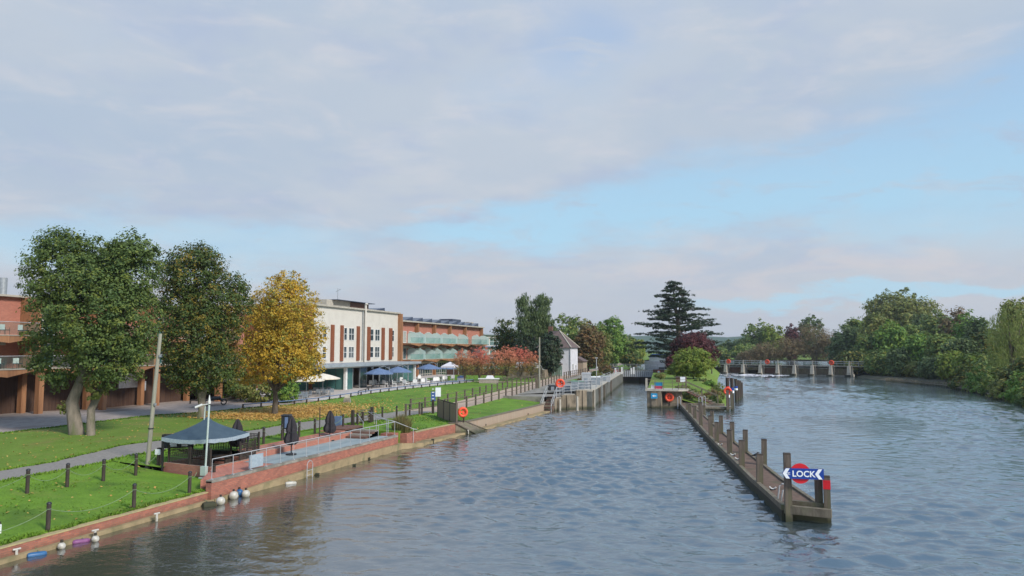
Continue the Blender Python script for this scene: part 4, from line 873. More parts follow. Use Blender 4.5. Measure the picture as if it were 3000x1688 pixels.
t = thing('yard_kerb', 'low dark kerb rail between gravel yard and hotel drive', 'fence', (-52, 70, 1.2))
kp = [Vector((x, y, yard_z(y))) for x, y in ((-56, 66), (-54.5, 70), (-52.6, 75), (-51.5, 80))]
for p in kp: MB().obox(p, (.12, .12, .35)).build('post', M['wood_dark'], t)
MB().tube([p+Vector((0, 0, .33)) for p in kp], .06, 4).build('rail', M['wood_dark'], t)
# ------------------------------------------------------------------ parasols, gazebo, terrace furniture
def make_parasol(mat, r=2.0, h=2.7, drop=.55, label='x', grp='g', n=8, side=False):
    t = thing('parasol', label, 'parasol', (0, 0, 0), grp)
    px_ = -r*.95 if side else 0
    MB().tube([(px_, 0, 0), (px_, 0, h+(.15 if side else 0))], .045, 6).build('pole', M['steel'], t)
    if side: MB().tube([(px_, 0, h-.2), (px_*.5, 0, h+.25), (0, 0, h+.05)], .04, 5).build('arm', M['steel'], t)
    MB().lathe([(.35, 0), (.35, .08), (.1, .1)], 10, (px_, 0, 0)).build('base', M['black_metal'], t)
    c = MB(); c.v.append((0, 0, h)); 
    for f, dz_ in ((.5, drop*.42), (1, drop)):
        for k in range(n): a = 2*math.pi*(k+.5)/n; c.v.append((r*f*math.cos(a), r*f*math.sin(a), h-dz_))
    for k in range(n): c.v.append((c.v[1+n+k][0]*1.0, c.v[1+n+k][1]*1.0, h-drop-.12))
    for k in range(n):
        k2 = (k+1) % n; c.f += [(0, 1+k, 1+k2), (1+k, 1+n+k, 1+n+k2, 1+k2), (1+n+k, 1+2*n+k, 1+2*n+k2, 1+n+k2)]
    c.build('canopy', M[mat], t)
    return t
s = make_parasol('parasol_navy', 2.15, 2.75, .75, grp='open navy parasols on the hotel terrace', side=True)
for i, (px, py, lb) in enumerate(((1110, 1085, 'leftmost, in front of the glass pavilion'), (1166, 1083, 'second from the left, in front of the glass pavilion'), (1256, 1082, 'in front of the far brick wing doors'), (1310, 1082, 'behind the white pop-up gazebo'))):
    p = atx(px, py, -48.2 if i < 2 else -48.8); place(s, i == 0, (p.x, p.y, yard_z(p.y)), R(250), 'open navy blue parasol, '+lb, 1 if i < 3 else .85)
s = make_parasol('parasol_cream', 2.1, 2.6, .6, grp='open cream parasols left of the pavilion')
for i, (px, lb) in enumerate(((898, 'half hidden behind the yellow tree'), (946, 'nearer the glass pavilion'))):
    p = atx(px, 1120, -49.0); place(s, i == 0, (p.x, p.y, yard_z(p.y)), .3, 'open cream parasol '+lb)
def popup(p, w_, h, lab, mat='canvas_white'):
    t = thing('gazebo', lab, 'gazebo', tuple(p)); a = w_/2
    for x in (-a, a):
        for y in (-a, a): MB().obox(p+Vector((x*.96, y*.96, 0)), (.08, .08, h)).build('leg', M['steel_white'], t)
    MB().add([p+Vector(q) for q in ((-a, -a, h), (a, -a, h), (a, a, h), (-a, a, h), (0, 0, h+w_*.32), (-a, -a, h-.25), (a, -a, h-.25), (a, a, h-.25), (-a, a, h-.25))],
             [(0, 1, 4), (1, 2, 4), (2, 3, 4), (3, 0, 4), (0, 5, 6, 1), (1, 6, 7, 2), (2, 7, 8, 3), (3, 8, 5, 0)]).build('roof', M[mat], t)
p = atx(1318, 1120, -46.2); popup(Vector((p.x, p.y, yard_z(p.y))), 2.3, 2.3, 'white pop-up gazebo on the hotel terrace beside the cherry trees')
def make_chair():
    t = thing('terrace_chair', 'x', 'chair', (0, 0, 0), 'white chairs on the hotel terrace')
    MB().box(-.26, .26, -.26, .26, .40, .46).build('seat', M['white_paint'], t)
    b = MB()
    pr = [(-.27, .46), (.27, .46), (.27, .78), (.17, .92), (-.17, .92), (-.27, .78)]
    b.plate(pr, .24, .29); b.build('backrest', M['white_paint'], t)
    for x in (-.23, .23):
        MB().tube([(x, -.24, 0), (x, -.22, .42)], .022, 4).build('leg', M['white_paint'], t); MB().tube([(x, .27, 0), (x, .24, .42)], .022, 4).build('leg', M['white_paint'], t)
        MB().box(x-.03, x+.03, -.24, .26, .64, .67).build('armrest', M['white_paint'], t)
    return t
s = make_chair()
cp = [(1090, 1128), (1103, 1128), (1128, 1136), (1155, 1136), (1163, 1118), (1172, 1119), (1188, 1135), (1216, 1134), (1238, 1131), (1252, 1130), (1270, 1128), (1280, 1127), (1296, 1124), (1304, 1123), (1226, 1121), (1325, 1121)]
pos = []
for px, py in cp:
    p = at(px, py+6, 1.25); p.y = min(p.y, 113); 
    if p.x < -49.8: p = atx(px, py, -49.3)
    pos.append((p.x, p.y))
order = sorted(range(len(cp)), key=lambda i: cp[i][0])
for k, i in enumerate(order):
    x, y = pos[i]; place(s, k == 0, (x, y, yard_z(y)+.01), R(random.uniform(110, 250)), 'white chair on the hotel terrace, '+ORD[k], 1.12)
def make_table(mt='black_metal', r=.5):
    t = thing('terrace_table', 'x', 'table', (0, 0, 0), 'round dark tables on the hotel terrace')
    MB().lathe([(r, .70), (r, .74)], 14).build('table_top', M[mt], t); MB().lathe([(.04, .02), (.04, .7)], 8).build('leg', M[mt], t); MB().lathe([(.26, 0), (.26, .03)], 10).build('foot', M[mt], t); return t
s = make_table()
for k, (px, py) in enumerate(((1112, 1132), (1142, 1136), (1180, 1124), (1202, 1134), (1228, 1128), (1262, 1126), (1290, 1122), (1312, 1120))):
    p = at(px, py+5, 1.25)
    if p.x < -49.6: p = atx(px, py, -49.0)
    place(s, k == 0, (p.x, p.y, yard_z(p.y)+.01), 0, 'round dark table on the hotel terrace, '+ORD[k])
def make_dining(mt):
    t = thing('dining_set', 'x', 'table', (0, 0, 0), 'grey tables under the cream parasols'); MB().box(-.7, .7, -.4, .4, .7, .74).build('table_top', M[mt], t)
    for x in (-.6, .6): MB().box(x-.03, x+.03, -.35, .35, 0, .7).build('leg', M['steel'], t)
    return t
s = make_dining('grey_box')
for k, (x, y) in enumerate(((-47.2, 72.5), (-48.5, 75.5), (-47.6, 79), (-49.5, 81.5))): place(s, k == 0, (x, y, yard_z(y)+.01), .4, 'grey dining table left of the glass pavilion, '+ORD[k])
def make_dchair():
    t = thing('dining_chair', 'x', 'chair', (0, 0, 0), 'grey chairs under the cream parasols'); MB().box(-.22, .22, -.22, .22, .42, .46).build('seat', M['grey_box'], t); MB().box(-.22, .22, .2, .24, .46, .85).build('backrest', M['grey_box'], t)
    for x in (-.2, .2):
        for y in (-.2, .22): MB().tube([(x, y, 0), (x, y, .43)], .018, 4).build('leg', M['steel'], t)
    return t
s = make_dchair(); kk = 0
for k, (x, y) in enumerate(((-47.2, 72.5), (-48.5, 75.5), (-47.6, 79), (-49.5, 81.5))):
    for j, (dx_, dy_) in enumerate(((-.4, -.8), (.5, -.75), (.4, .8))):
        place(s, kk == 0, (x+dx_, y+dy_, yard_z(y)+.01), (math.pi if dy_ < 0 else 0)+random.uniform(-.3, .3), 'grey chair at the dining table that is '+ORD[k]+', '+('nearer left side', 'nearer right side', 'far side')[j]); kk += 1
def make_picnic():
    t = thing('picnic_table', 'x', 'table', (0, 0, 0), 'picnic tables on the far lawn'); MB().box(-.9, .9, -.38, .38, .72, .77).build('table_top', M['wood_grey'], t)
    for s_ in (-1, 1):
        MB().box(-.9, .9, s_*.75-.13, s_*.75+.13, .43, .47).build('bench_seat', M['wood_grey'], t)
        MB().tube([(s_*.65, -.75, 0), (s_*.65, -.25, .72)], .04, 4).tube([(s_*.65, .75, 0), (s_*.65, .25, .72)], .04, 4).box(s_*.65-.03, s_*.65+.03, -.8, .8, .36, .43).build('leg', M['wood_grey'], t)
    return t
s = make_picnic()
for k, (px, py) in enumerate(((1472, 1120), (1490, 1117), (1512, 1114), (1534, 1111), (1552, 1109))):
    p = at(px, py, 1.75); place(s, k == 0, (p.x, p.y, 1.7), .3, 'wooden picnic table on the grass behind the cross path, '+ORD[k])
p = at(1432, 1128, 1.4); t = thing('barbecue_trolley', 'grey catering trolley with a white top under the red cherry tree', 'trolley', tuple(p))
MB().obox(p, (3.0, 1.2, .9), .3).build('cabinet', M['gravel'], t); MB().obox(p+Vector((0, 0, .9)), (3.3, 1.4, .12), .3).build('worktop', M['white_paint'], t); MB().obox(p+Vector((.2, 0, 1.02)), (1.4, .8, .45), .3, .6).build('lid', M['canvas_white'], t)
p = at(1352, 1122, 1.4); t = thing('covered_stand', 'blue and white covered serving stand between gazebo and cherry trunks', 'stand', tuple(p))
MB().obox(p, (1.3, .8, .9), .3).build('body', M['canvas_white'], t); MB().obox(p+Vector((0, 0, .9)), (1.5, 1.0, .3), .3, .5).build('cover', M['boat_blue'], t)
p = atx(632, 1180, -51.5); t = thing('motorcycle', 'dark motorcycle parked on the yard right of the dark green tree', 'motorcycle', (p.x, p.y, 1.2))
p = Vector((p.x, p.y, 1.2))
for s_ in (-.7, .7): MB().torus(p+Vector((s_*.6, s_, .32)), .27, .06, 'y', 14, 6, R(59)).build('wheel', M['black_metal'], t, True)
MB().tube([p+Vector((-.42, -.7, .35)), p+Vector((-.2, -.4, .7)), p+Vector((.2, .3, .75)), p+Vector((.42, .65, .35))], [.05, .16, .2, .05], 8).build('body', M['black_metal'], t, True)
MB().tube([p+Vector((.3, .5, .5)), p+Vector((.2, .35, 1.05))], .03, 5).tube([p+Vector((.45, .2, 1.05)), p+Vector((-.05, .5, 1.05))], .025, 5).build('handlebar', M['steel'], t)
MB().tube([p+Vector((-.3, -.5, .82)), p+Vector((.05, .05, .86))], .1, 6).build('saddle', M['dark_fabric'], t)

p = at(1017, 1178, 1.2); t = thing('stone_stump', 'low grey stone stump beside the knee rail in front of the pavilion', 'stone', tuple(p))
MB().obox(p-Vector((0, 0, .1)), (.75, .6, .55), .3, .85).build('base', M['concrete'], t); MB().obox(p+Vector((0, 0, .45)), (.6, .5, .35), .5, .8).build('cap', M['pale_stone'], t)
# ------------------------------------------------------------------ towpath fences
def railfence(pts, h, lab, name='post_and_rail_fence', nr=2, pm='wood_post', rm='wood_grey', r=.035):
    t = thing(name, lab, 'fence', tuple(pts[0]))
    for p in pts: MB().obox(p-Vector((0, 0, .1)), (.15, .15, h+.12)).build('post', M[pm], t)
    for k in range(nr):
        z = h-.06-k*(h*.42); MB().tube([p+Vector((0, 0, z)) for p in pts], r, 4).build('rail', M[rm], t)
    return t
fx = lambda y: path_n(y)+.12
railfence([Vector((fx(y), y, gz(y))) for y in np.arange(59.6, 120, 2.35)], 1.15, 'wooden post and rail fence on the river side of the towpath')
railfence([Vector((path_f(y)-.1, y, gz(y))) for y in np.arange(67, 126, 2.6)], 1.05, 'thin wooden rail fence between towpath and hotel lawn', r=.025)
railfence([Vector((path_n(y)+.5, y, 2.02)) for y in np.arange(121, 150, 2.4)], 1.1, 'far run of wooden fence beside the towpath near the lock cottage')
mb = MB(); y_ = 80.3
strip(mb, 82.5, 88.2, lambda y: -20.6 if y < 84 else -19.6, K(1.55), lambda y: path_n(y)+.02, lambda y: gz(y)+.02, 3, .8); mb.box(-26.3, -21.42, 82.5, 82.7, -.5, 1.548); struct('lock_apron', mb, M['concrete'])
q = Vector(at(1641, 1132, 2.0)); q = Vector((-22.6, 98, 2.95)); q = at(1641, 1124, 2.75); lifebuoy(q, .45, 'orange lifebuoy on a stand on the lockside beyond the river steps', .3, 1.6)
# ------------------------------------------------------------------ lock entrance, towpath side
t = thing('river_steps', 'dark steps with pale double handrails climbing from the water to the lockside', 'steps', (-20.9, 81.5, 0))
n_ = 9
for k in range(n_): MB().box(-21.1, -20.1, 80.6+k*.27, 80.9+k*.27 if k < n_-1 else 83.2, -.5, .15+k*.175).build('step', M['lock_concrete'] if k % 2 else M['rust'], t)
MB().box(-21.4, -21.1, 80.4, 83.3, -.5, 1.0).build('side_wall', M['concrete'], t)
for x in (-21.25, -20.05):
    for dz_ in (.55, 1.0): MB().tube([(x, 80.4, .1+dz_), (x, 83.0, 1.6+dz_), (x, 84, 1.6+dz_)], .03, 6).build('handrail', M['steel_white'], t)
    for y, z in ((80.4, .0), (81.7, .8), (83.0, 1.5)): MB().tube([(x, y, z-.2 if y > 81 else -.4), (x, y, z+1.15)], .03, 6).build('upright', M['steel_white'], t)
t = thing('lock_bastion', 'stepped brown concrete and sheet pile entrance wall of the lock, towpath side', 'wall', (-18, 84, 0))
A_ = at(1645, 1200, 0); B_ = at(1688, 1198, 0); C_ = at(1742, 1196, 0); A_.z = B_.z = C_.z = 0
# front is a row of uneven piles and panels
def pilewall(mb, a, b, z, step, amp, th=.5, z0=-.8):
    a, b = Vector((a[0], a[1], 0)), Vector((b[0], b[1], 0)); L = (b-a).length; n = max(1, int(L/step)); ang = math.atan2(b.y-a.y, b.x-a.x); nrm = Vector((math.sin(ang), -math.cos(ang), 0))
    for i in range(n):
        c = a.lerp(b, (i+.5)/n)+nrm*(amp*(i % 2)-th/2); mb.obox((c.x, c.y, z0), (L/n-.02 if i % 2 == 0 else L/n*1.02, th, z-z0-.004*(i % 3)), ang)
P0 = Vector((-20.0, 81.9, 0)); P1 = B_; P2 = C_
m1 = MB(); pilewall(m1, P0, A_, 1.35, .9, .06); m1.build('low_panels', M['lock_concrete'], t)
m1 = MB(); pilewall(m1, A_, B_, 1.62, .55, .12); m1.build('middle_panels', M['lock_concrete'], t)
m1 = MB(); pilewall(m1, B_, C_, 2.12, .72, .14); m1.build('high_panels', M['lock_concrete'], t)
MB().prism([(P0.x, P0.y+.3), (A_.x, A_.y+.25), (A_.x-.3, 88.5), (-21.0, 88.5)], -.5, 1.5).build('low_deck', M['concrete'], t)
MB().prism([(A_.x+.01, A_.y+.25), (B_.x, B_.y+.2), (B_.x-.2, 88.5), (A_.x-.29, 88.5)], -.5, 1.72).build('middle_deck', M['concrete'], t)
MB().prism([(B_.x+.01, B_.y+.2), (C_.x-.1, C_.y+.2), (-17.0, 90.6), (B_.x-.19, 88.5)], -.5, 2.2).build('high_deck', M['pale_stone'], t)
for px in (1622, 1641, 1692): p = at(px, 1203, 0); MB().tube([(p.x, p.y-.1, -.5), (p.x, p.y-.1, [1.0, 1.25, 1.6][(px > 1630)+(px > 1670)])], .13, 8).build('fender_pile', M['pale_stone'], t, True)
t = thing('lock_chamber_wall', 'long dark mossy stone wall of the lock cut on the towpath side', 'wall', (-19, 110, 0))
def wallpoly(mb, f, y0, y1, w_, z0, z1, n=12, side=-1):
    for i in range(n):
        a, b = y0+(y1-y0)*i/n, y0+(y1-y0)*(i+1)/n; mb.prism([(f(a), a), (f(b), b), (f(b)+side*w_, b), (f(a)+side*w_, a)], z0, z1)
    return mb
wallpoly(MB(), lockL, 86.5, 157.6, 1.2, -.8, 1.98, 10).build('masonry', M['lock_stone'], t)
wallpoly(MB(), lambda y: lockL(y)+.06, 86.5, 157.6, 1.6, 1.983, 2.14, 10).build('coping', M['pale_stone'], t)
for y in (96, 104, 118): MB().box(lockL(y)-.02, lockL(y)+.22, y-.2, y+.2, -.8, 1.9).build('timber_rubber', M['wood_post'], t)
MB().tube([(lockL(99)+.18, 99, -.4), (lockL(99)+.18, 99, 3.1)], .05, 6).build('gauge_pole', M['steel_white'], t)
# lockside fittings
def railing(pts, h, lab, m='steel_white', nr=3, name='lockside_railing'):
    t = thing(name, lab, 'railing', tuple(pts[0]))
    for p in pts: MB().tube([p, p+Vector((0, 0, h))], .035, 5).build('upright', M[m], t)
    for k in range(nr): MB().tube([p+Vector((0, 0, h*(1-k*.32))) for p in pts], .026, 5).build('rail', M[m], t)
railing([Vector((P0.x+.1+(A_.x-P0.x)*f, P0.y+.4+(A_.y-P0.y)*f, 1.5)) for f in (0, .5, .95)], 1.05, 'grey railing on the lowest step of the lock entrance wall')
railing([Vector((A_.x+.2+(B_.x-A_.x)*f, A_.y+.4+(B_.y-A_.y)*f, 1.72)) for f in (0, .5, .95)], 1.05, 'grey railing on the middle step of the lock entrance wall')
railing([Vector((B_.x+.2+(C_.x-B_.x)*f, B_.y+.4+(C_.y-B_.y)*f, 2.2)) for f in (0, .35, .7, .95)], 1.05, 'pale railing on the highest step of the lock entrance wall')
railing([Vector((lockL(y)-.5, y, 2.1)) for y in range(104, 150, 5)], 1.0, 'pale railing along the lock chamber on the towpath side', nr=2)
def cabinet(px, py, z, size, m, lab, lid=None, name='control_cabinet'):
    p = at(px, py, z); t = thing(name, lab, 'cabinet', tuple(p)); MB().obox(p-Vector((0, 0, .05)), size, .2).build('body', M[m], t)
    MB().obox(p+Vector((0, 0, size[2]-.05)), (size[0]*1.08, size[1]*1.08, .1), .2, .85).build('lid', M[lid or m], t); MB().obox(p+Vector((.1, -size[1]/2-.02, .2)), (size[0]*.35, .03, size[2]*.6), .2).build('door', M['grey_box'], t)
cabinet(1650, 1148, 1.72, (1.7, 1.2, .75), 'grey_box', 'low grey cabinet behind the railing of the middle step')
cabinet(1692, 1140, 2.2, (1.5, 1.2, .95), 'grey_box', 'grey lockside cabinet with a rounded green lid', 'green_box')
cabinet(1718, 1140, 2.2, (1.1, 1.3, 1.9), 'steel_white', 'tall pale blue grey panel at the corner of the lock entrance wall')
cabinet(1741, 1128, 2.1, (1.6, 1.5, 1.1), 'grey_box', 'grey winch cabinet with a white top on the lockside', 'white_paint')
cabinet(1619, 1148, 1.5, (1.2, .8, .8), 'black_metal', 'small black box on the lowest step of the lock entrance wall')
cabinet(1770, 1118, 2.1, (1.8, 1.2, .8), 'steel_white', 'low pale cabinet farther up the lockside')
p = at(1748, 1135, 2.2); t = thing('lamp_standard', 'slim pale lamp standard on the lockside', 'lamp post', tuple(p)); MB().tube([p, p+Vector((0, 0, 3.6))], .05, 6).build('shaft', M['steel_white'], t); MB().obox(p+Vector((0, 0, 3.6)), (.3, .2, .12)).build('lamp_head', M['steel_white'], t)
b = at(1580, 1140, 1.45); t = thing('telegraph_pole', 'slim wooden telegraph pole between the cherry trees and the lock cottage', 'pole', tuple(b)); MB().tube([b-Vector((0, 0, .3)), b+Vector((.05, 0, hz(988, b)-b.z))], .15, 8, .1).build('shaft', M['pole_wood'], t, True); MB().obox(b+Vector((-.25, 0, 0)), (.3, .3, 1.6)).build('stub', M['wood_grey'], t)
# mitre gates across the lock
g0, g1 = Vector((lockL(157), 157, 0)), Vector((lockR(157), 157, 0))
t = thing('lock_gates', 'dark lock gates with a pale ribbed upper screen across the lock', 'lock gate', ((g0.x+g1.x)/2, 157, 0))
midx = (g0.x+g1.x)/2
MB().prism([(g0.x, 157), (midx, 158.2), (midx, 158.7), (g0.x, 157.5)], -.8, 2.2).build('gate_leaf', M['wood_dark'], t); MB().prism([(midx+.02, 158.2), (g1.x, 157), (g1.x, 157.5), (midx+.02, 158.7)], -.8, 2.2).build('gate_leaf', M['wood_dark'], t)
f = MB()
for i in range(15): x = g0.x+.2+(g1.x-g0.x-.4)*i/14; f.box(x-.15, x+.15, 156.3, 156.42, 1.15+0, 2.5)
f.build('ribbed_screen', M['steel_white'], t); MB().box(g0.x-.5, g1.x+.5, 156.25, 156.9, 2.503, 2.62).build('footboard', M['concrete'], t)
for x0, x1, lb in ((g0.x-2.6, g0.x-.1, 0), (g1.x+.1, g1.x+2.4, 1)):
    MB().box(x0, x1, 155.8, 156.1, 1.6, 2.75).build('notice_panel', M['rust'], t)
    c = Vector(((x0+x1)/2, 155.74, 2.25)); MB().lathe([(.36, -.02), (.36, .02)], 16).build('x', M['sign_white']) if 0 else None
    MB().torus(c, .3, .06, 'y', 16, 6).build('red_ring', M['sign_red'], t); pl = MB(); pl.plate([(c.x+.29*math.cos(a*math.pi/8), c.z+.29*math.sin(a*math.pi/8)) for a in range(16)], 155.75, 155.78); pl.build('disc', M['sign_white'], t)
railing([Vector((x, 156.3, 2.62)) for x in np.linspace(g0.x-2.6, g1.x+2.4, 9)], 1.15, 'pale railing of the footbridge over the lock gates', nr=3, name='gate_railing')
for x in (-24.6, -16.2):
    t = thing('balance_beam', 'heavy lock gate beam with white tip on the '+('towpath' if x < -20 else 'island')+' side', 'beam', (x, 158, 2.1)); s_ = -1 if x < -20 else 1
    MB().box(min(x, x+s_*4.5), max(x, x+s_*4.5), 158.2, 158.6, 2.75, 3.15).build('beam', M['black_metal'], t); MB().box(x+s_*4.5, x+s_*4.9, 158.19, 158.61, 2.74, 3.16).build('tip', M['white_paint'], t) if s_ > 0 else MB().box(x+s_*4.9, x+s_*4.5, 158.19, 158.61, 2.74, 3.16).build('tip', M['white_paint'], t)
for i, px in enumerate((1803, 1822, 1850, 1857)):
    p = at(px, 1096, 2.1); tag(MB().obox(p, (.25, .25, 1.0+.2*(i % 2))).obox(p+Vector((0, 0, 1.0+.2*(i % 2))), (.32, .32, .12), 0, .6).build('lock_pedestal', M['white_paint']), 'small white control pedestal on the far lockside, '+ORD[i], 'pedestal', 'white control pedestals by the lock gates')
# ------------------------------------------------------------------ island tip
t = thing('lock_island_wall', 'brown concrete and timber front of the lock island with a dark recess under its deck', 'wall', (-9, 89.5, 0))
wallpoly(MB(), lockR, 89.7, 157.6, 1.2, -.8, 1.98, 8, 1).build('chamber_face', M['lock_stone'], t)
m1 = MB(); pilewall(m1, (-10.6, 89.5), (-8.9, 89.3), 2.0, .55, .1, .6); m1.build('corner_piles', M['lock_concrete'], t)
MB().box(-8.9, -6.6, 90.3, 91.2, -.8, 2.0).build('recess_wall', M['lock_concrete'], t); MB().box(-8.9, -1.75, 90.0, 90.6, -.8, .62).build('lower_ledge', M['lock_concrete'], t)
MB().prism([(-10.75, 89.25), (-6.9, 89.35), (-5.9, 90.1), (-5.9, 92.5), (-10.75, 92.5)], 2.02, 2.2).build('deck', M['pale_stone'], t)
MB().obox((-9.7, 89.13, 1.15), (.75, .06, .6)).build('arrow_sign', M['sign_cyan'], t)
pl = MB(); pl.plate([(-9.95, 1.45), (-9.7, 1.6), (-9.7, 1.5), (-9.45, 1.5), (-9.45, 1.4), (-9.7, 1.4), (-9.7, 1.3)], 89.07, 89.09); pl.build('arrow', M['sign_white'], t)
lifebuoy(Vector((-8.0, 89.8, 1.28)), .40, 'orange lifebuoy hanging in the dark recess of the island front', .1, .3)
railing([Vector((x, 89.45, 2.2)) for x in (-10.6, -9.6, -8.6, -7.6, -6.9)]+[Vector((-6.0, 90.2, 2.2))], 1.15, 'weathered timber railing on the deck of the lock island', 'wood_grey', 3)
MB_ = MB().box(-10.72, -10.5, 89.3, 89.5, 2.2, 3.5); tag(MB_.build('deck_post', M['pale_stone']), 'stout pale post at the corner of the island deck', 'post')
t = thing('banner', 'blue, white and pink banner on the island deck railing', 'banner', (-9.4, 89.6, 2.3))
MB().box(-9.7, -8.75, 89.56, 89.60, 2.62, 3.05).build('blue_panel', M['sign_cyan'], t); MB().box(-9.7, -8.75, 89.56, 89.60, 2.27, 2.61).build('pink_panel', M['sign_pink'], t); MB().box(-10.1, -9.71, 89.56, 89.60, 2.3, 2.7).build('white_panel', M['sign_white'], t)
t = thing('island_steps', 'timber steps with handrails sloping down the island towards the jetty', 'steps', (-5, 92, 1))
for k in range(9): MB().obox((-6.1+k*.42, 91.9-k*.12, 2.05-k*.2), (.5, 1.4, .1), -.25).build('step', M['wood_grey'], t)
for dy_ in (-.8, .8):
    MB().tube([(-6.3, 92+dy_, 3.1), (-2.5, 90.9+dy_, 1.5)], .045, 5).build('handrail', M['wood_grey'], t); MB().tube([(-6.2, 92+dy_, 1.95), (-2.5, 90.9+dy_, .3)], .1, 4).build('string_board', M['rust'], t)
    for f in (0, .5, 1): MB().tube([(-6.2+3.7*f, 92+dy_-1.1*f, 1.9-1.6*f), (-6.2+3.7*f, 92+dy_-1.1*f, 3.1-1.6*f)], .04, 4).build('baluster', M['wood_grey'], t)
t = thing('island_notice', 'small white notice at the head of the island steps', 'sign', (-6.6, 92.5, 2.2)); MB().obox((-6.6, 92.5, 2.1), (.08, .08, 1.5)).build('post', M['wood_grey'], t); MB().obox((-6.6, 92.4, 3.0), (.6, .05, .6)).build('board', M['sign_white'], t)
t = thing('brick_shed', 'low brown brick shed under the round yellow green tree', 'shed', (-8.3, 112, 2)); MB().box(-8.9, -7.5, 111, 112.4, 1.9, 2.8).build('wall', M['brick_dark'], t); MB().box(-9.0, -7.4, 110.9, 112.5, 2.803, 2.9).build('roof', M['slate_roof'], t)
# landing stage with long rounded float
t = thing('landing_stage', 'low grey landing stage between two tall posts at the island foot', 'jetty', (-2.7, 88, 0)); MB().box(-5.2, -1.0, 87.4, 88.4, .25, .5).build('deck', M['concrete'], t); MB().tube([(-4.9, 87.35, .3), (-1.2, 87.35, .3)], .22, 8).build('fender_log', M['wood_grey'], t, True)
for x in (-4.6, -1.4): MB().tube([(x, 87.9, -.6), (x, 87.9, .25)], .15, 6).build('leg', M['wood_dark'], t)
for i, (x, y, z) in enumerate(((-1.35, 87.0, 2.3), (-.95, 88.9, 2.1))):
    tag(MB().obox((x, y, -.6), (.3, .3, z+.6)).obox((x, y, z), (.34, .34, .06)).build('mooring_post', M['wood_post'], None), 'tall brown post beside the landing stage, '+('nearer' if i == 0 else 'farther')+' one', 'post', 'posts of the landing stage')
for i, (px, py) in enumerate(((1990, 1188), (2052, 1188), (2063, 1186))):
    p = at(px, py, .5); t = thing('ladder_hoop', 'white hooped ladder top at the far end of the jetty, '+ORD[i], 'ladder', tuple(p), 'white hooped ladder tops')
    MB().tube([p+Vector((-.16, 0, -.4)), p+Vector((-.16, 0, .9)), p+Vector((0, 0, 1.05)), p+Vector((.16, 0, .9)), p+Vector((.16, 0, -.4))], .045, 6).build('hoop', M['steel_white'], t)
# driven piles standing in the river
pp = [(2137, 1197, 1118), (2152, 1195, 1120), (2158, 1178, 1108), (2163, 1174, 1110), (2169, 1172, 1113), (2175, 1168, 1118)]
pos_ = [at(2133, 1197, 0), at(2146, 1195, 0), at(2157, 1176, 0), at(2163, 1173, 0), at(2168, 1168, 0), at(2173, 1163, 0)]
tops = [1107, 1108, 1110, 1114, 1116, 1121]
for i, p in enumerate(pos_):
    t = thing('river_pile', 'dark round pile standing in the river beside the island, '+ORD[i], 'pile', tuple(p), 'dark piles in the river beside the island')
    z1 = hz(tops[i], p); MB().tube([p-Vector((0, 0, .8)), p+Vector((0, 0, z1))], .21, 8).build('shaft', M['wood_dark'], t, True)
    if i == 0: MB().tube([p+Vector((0, 0, z1*.45)), p+Vector((0, 0, z1*.72))], .235, 8).build('red_band', M['sign_red'], t, True); MB().tube([p+Vector((0, 0, z1*.36)), p+Vector((0, 0, z1*.45))], .24, 8).build('white_band', M['sign_white'], t, True)
    if i in (1, 2): MB().tube([p+Vector((0, 0, z1*.5)), p+Vector((0, 0, z1*.58))], .235, 8).build('white_band', M['sign_white'], t, True); MB().tube([p+Vector((0, 0, z1*.59)), p+Vector((0, 0, z1*.68))], .236, 8).build('blue_band', M['sign_blue'], t, True)
q = pos_[0]+Vector((0, -.3, 2.05)); lifebuoy(q, .36, 'orange lifebuoy on the leftmost pile in the river', 0, None)
# ------------------------------------------------------------------ jetty with posts and LOCK sign
jl = fn((32.6, 1.55), (36, 1.0), (39.2, .42), (45, -.45), (52.5, -1.62), (60, -2.75), (67.5, -3.75), (78, -5.2), (90.3, -6.95))
jw = fn((32, 1.75), (40, 1.55), (60, 1.45), (90, 1.35)); jz = .52
t = thing('jetty', 'long narrow timber jetty with a brown gritted deck running out to the lock sign', 'jetty', (0, 60, 0))
d1 = MB(); strip(d1, 33.2, 90.2, lambda y: jl(y)+.16, K(jz), lambda y: jl(y)+jw(y)-.1, K(jz), 2, 2); d1.build('deck', M['deck_brown'], t)
for off, w_, z in ((0, .2, jz+.10), (jw(40), .18, jz+.08)):
    k_ = MB(); wallrun(k_, 32.9, 90.2, lambda y: jl(y)+(.2 if off == 0 else jw(y)+.05), w_, jz-.12, K(z), 2.2); k_.build('kerb_beam', M['wood_grey'], t)
    k_ = MB(); wallrun(k_, 32.9, 90.2, lambda y: jl(y)+(.12 if off == 0 else jw(y)-.02), .1, -.6, K(jz-.13), 2.2); k_.build('side_planks', M['wood_dark'], t)
MB().prism([(1.6, 32.75), (3.35, 32.35), (3.4, 32.6), (1.7, 33.0)], jz-.22, jz+.10).build('end_beam', M['wood_grey'], t)
MB().prism([(1.75, 33.3), (3.3, 32.95), (3.3, 33.12), (1.75, 33.5)], jz, jz+.22).build('end_kerb', M['wood_grey'], t)
MB().prism([(1.75, 33.15), (3.25, 32.85), (3.25, 33.0), (1.75, 33.3)], -.7, jz-.03).build('end_shade_panel', M['wood_dark'], t)  # dark panel set in place of the shade under the open jetty end
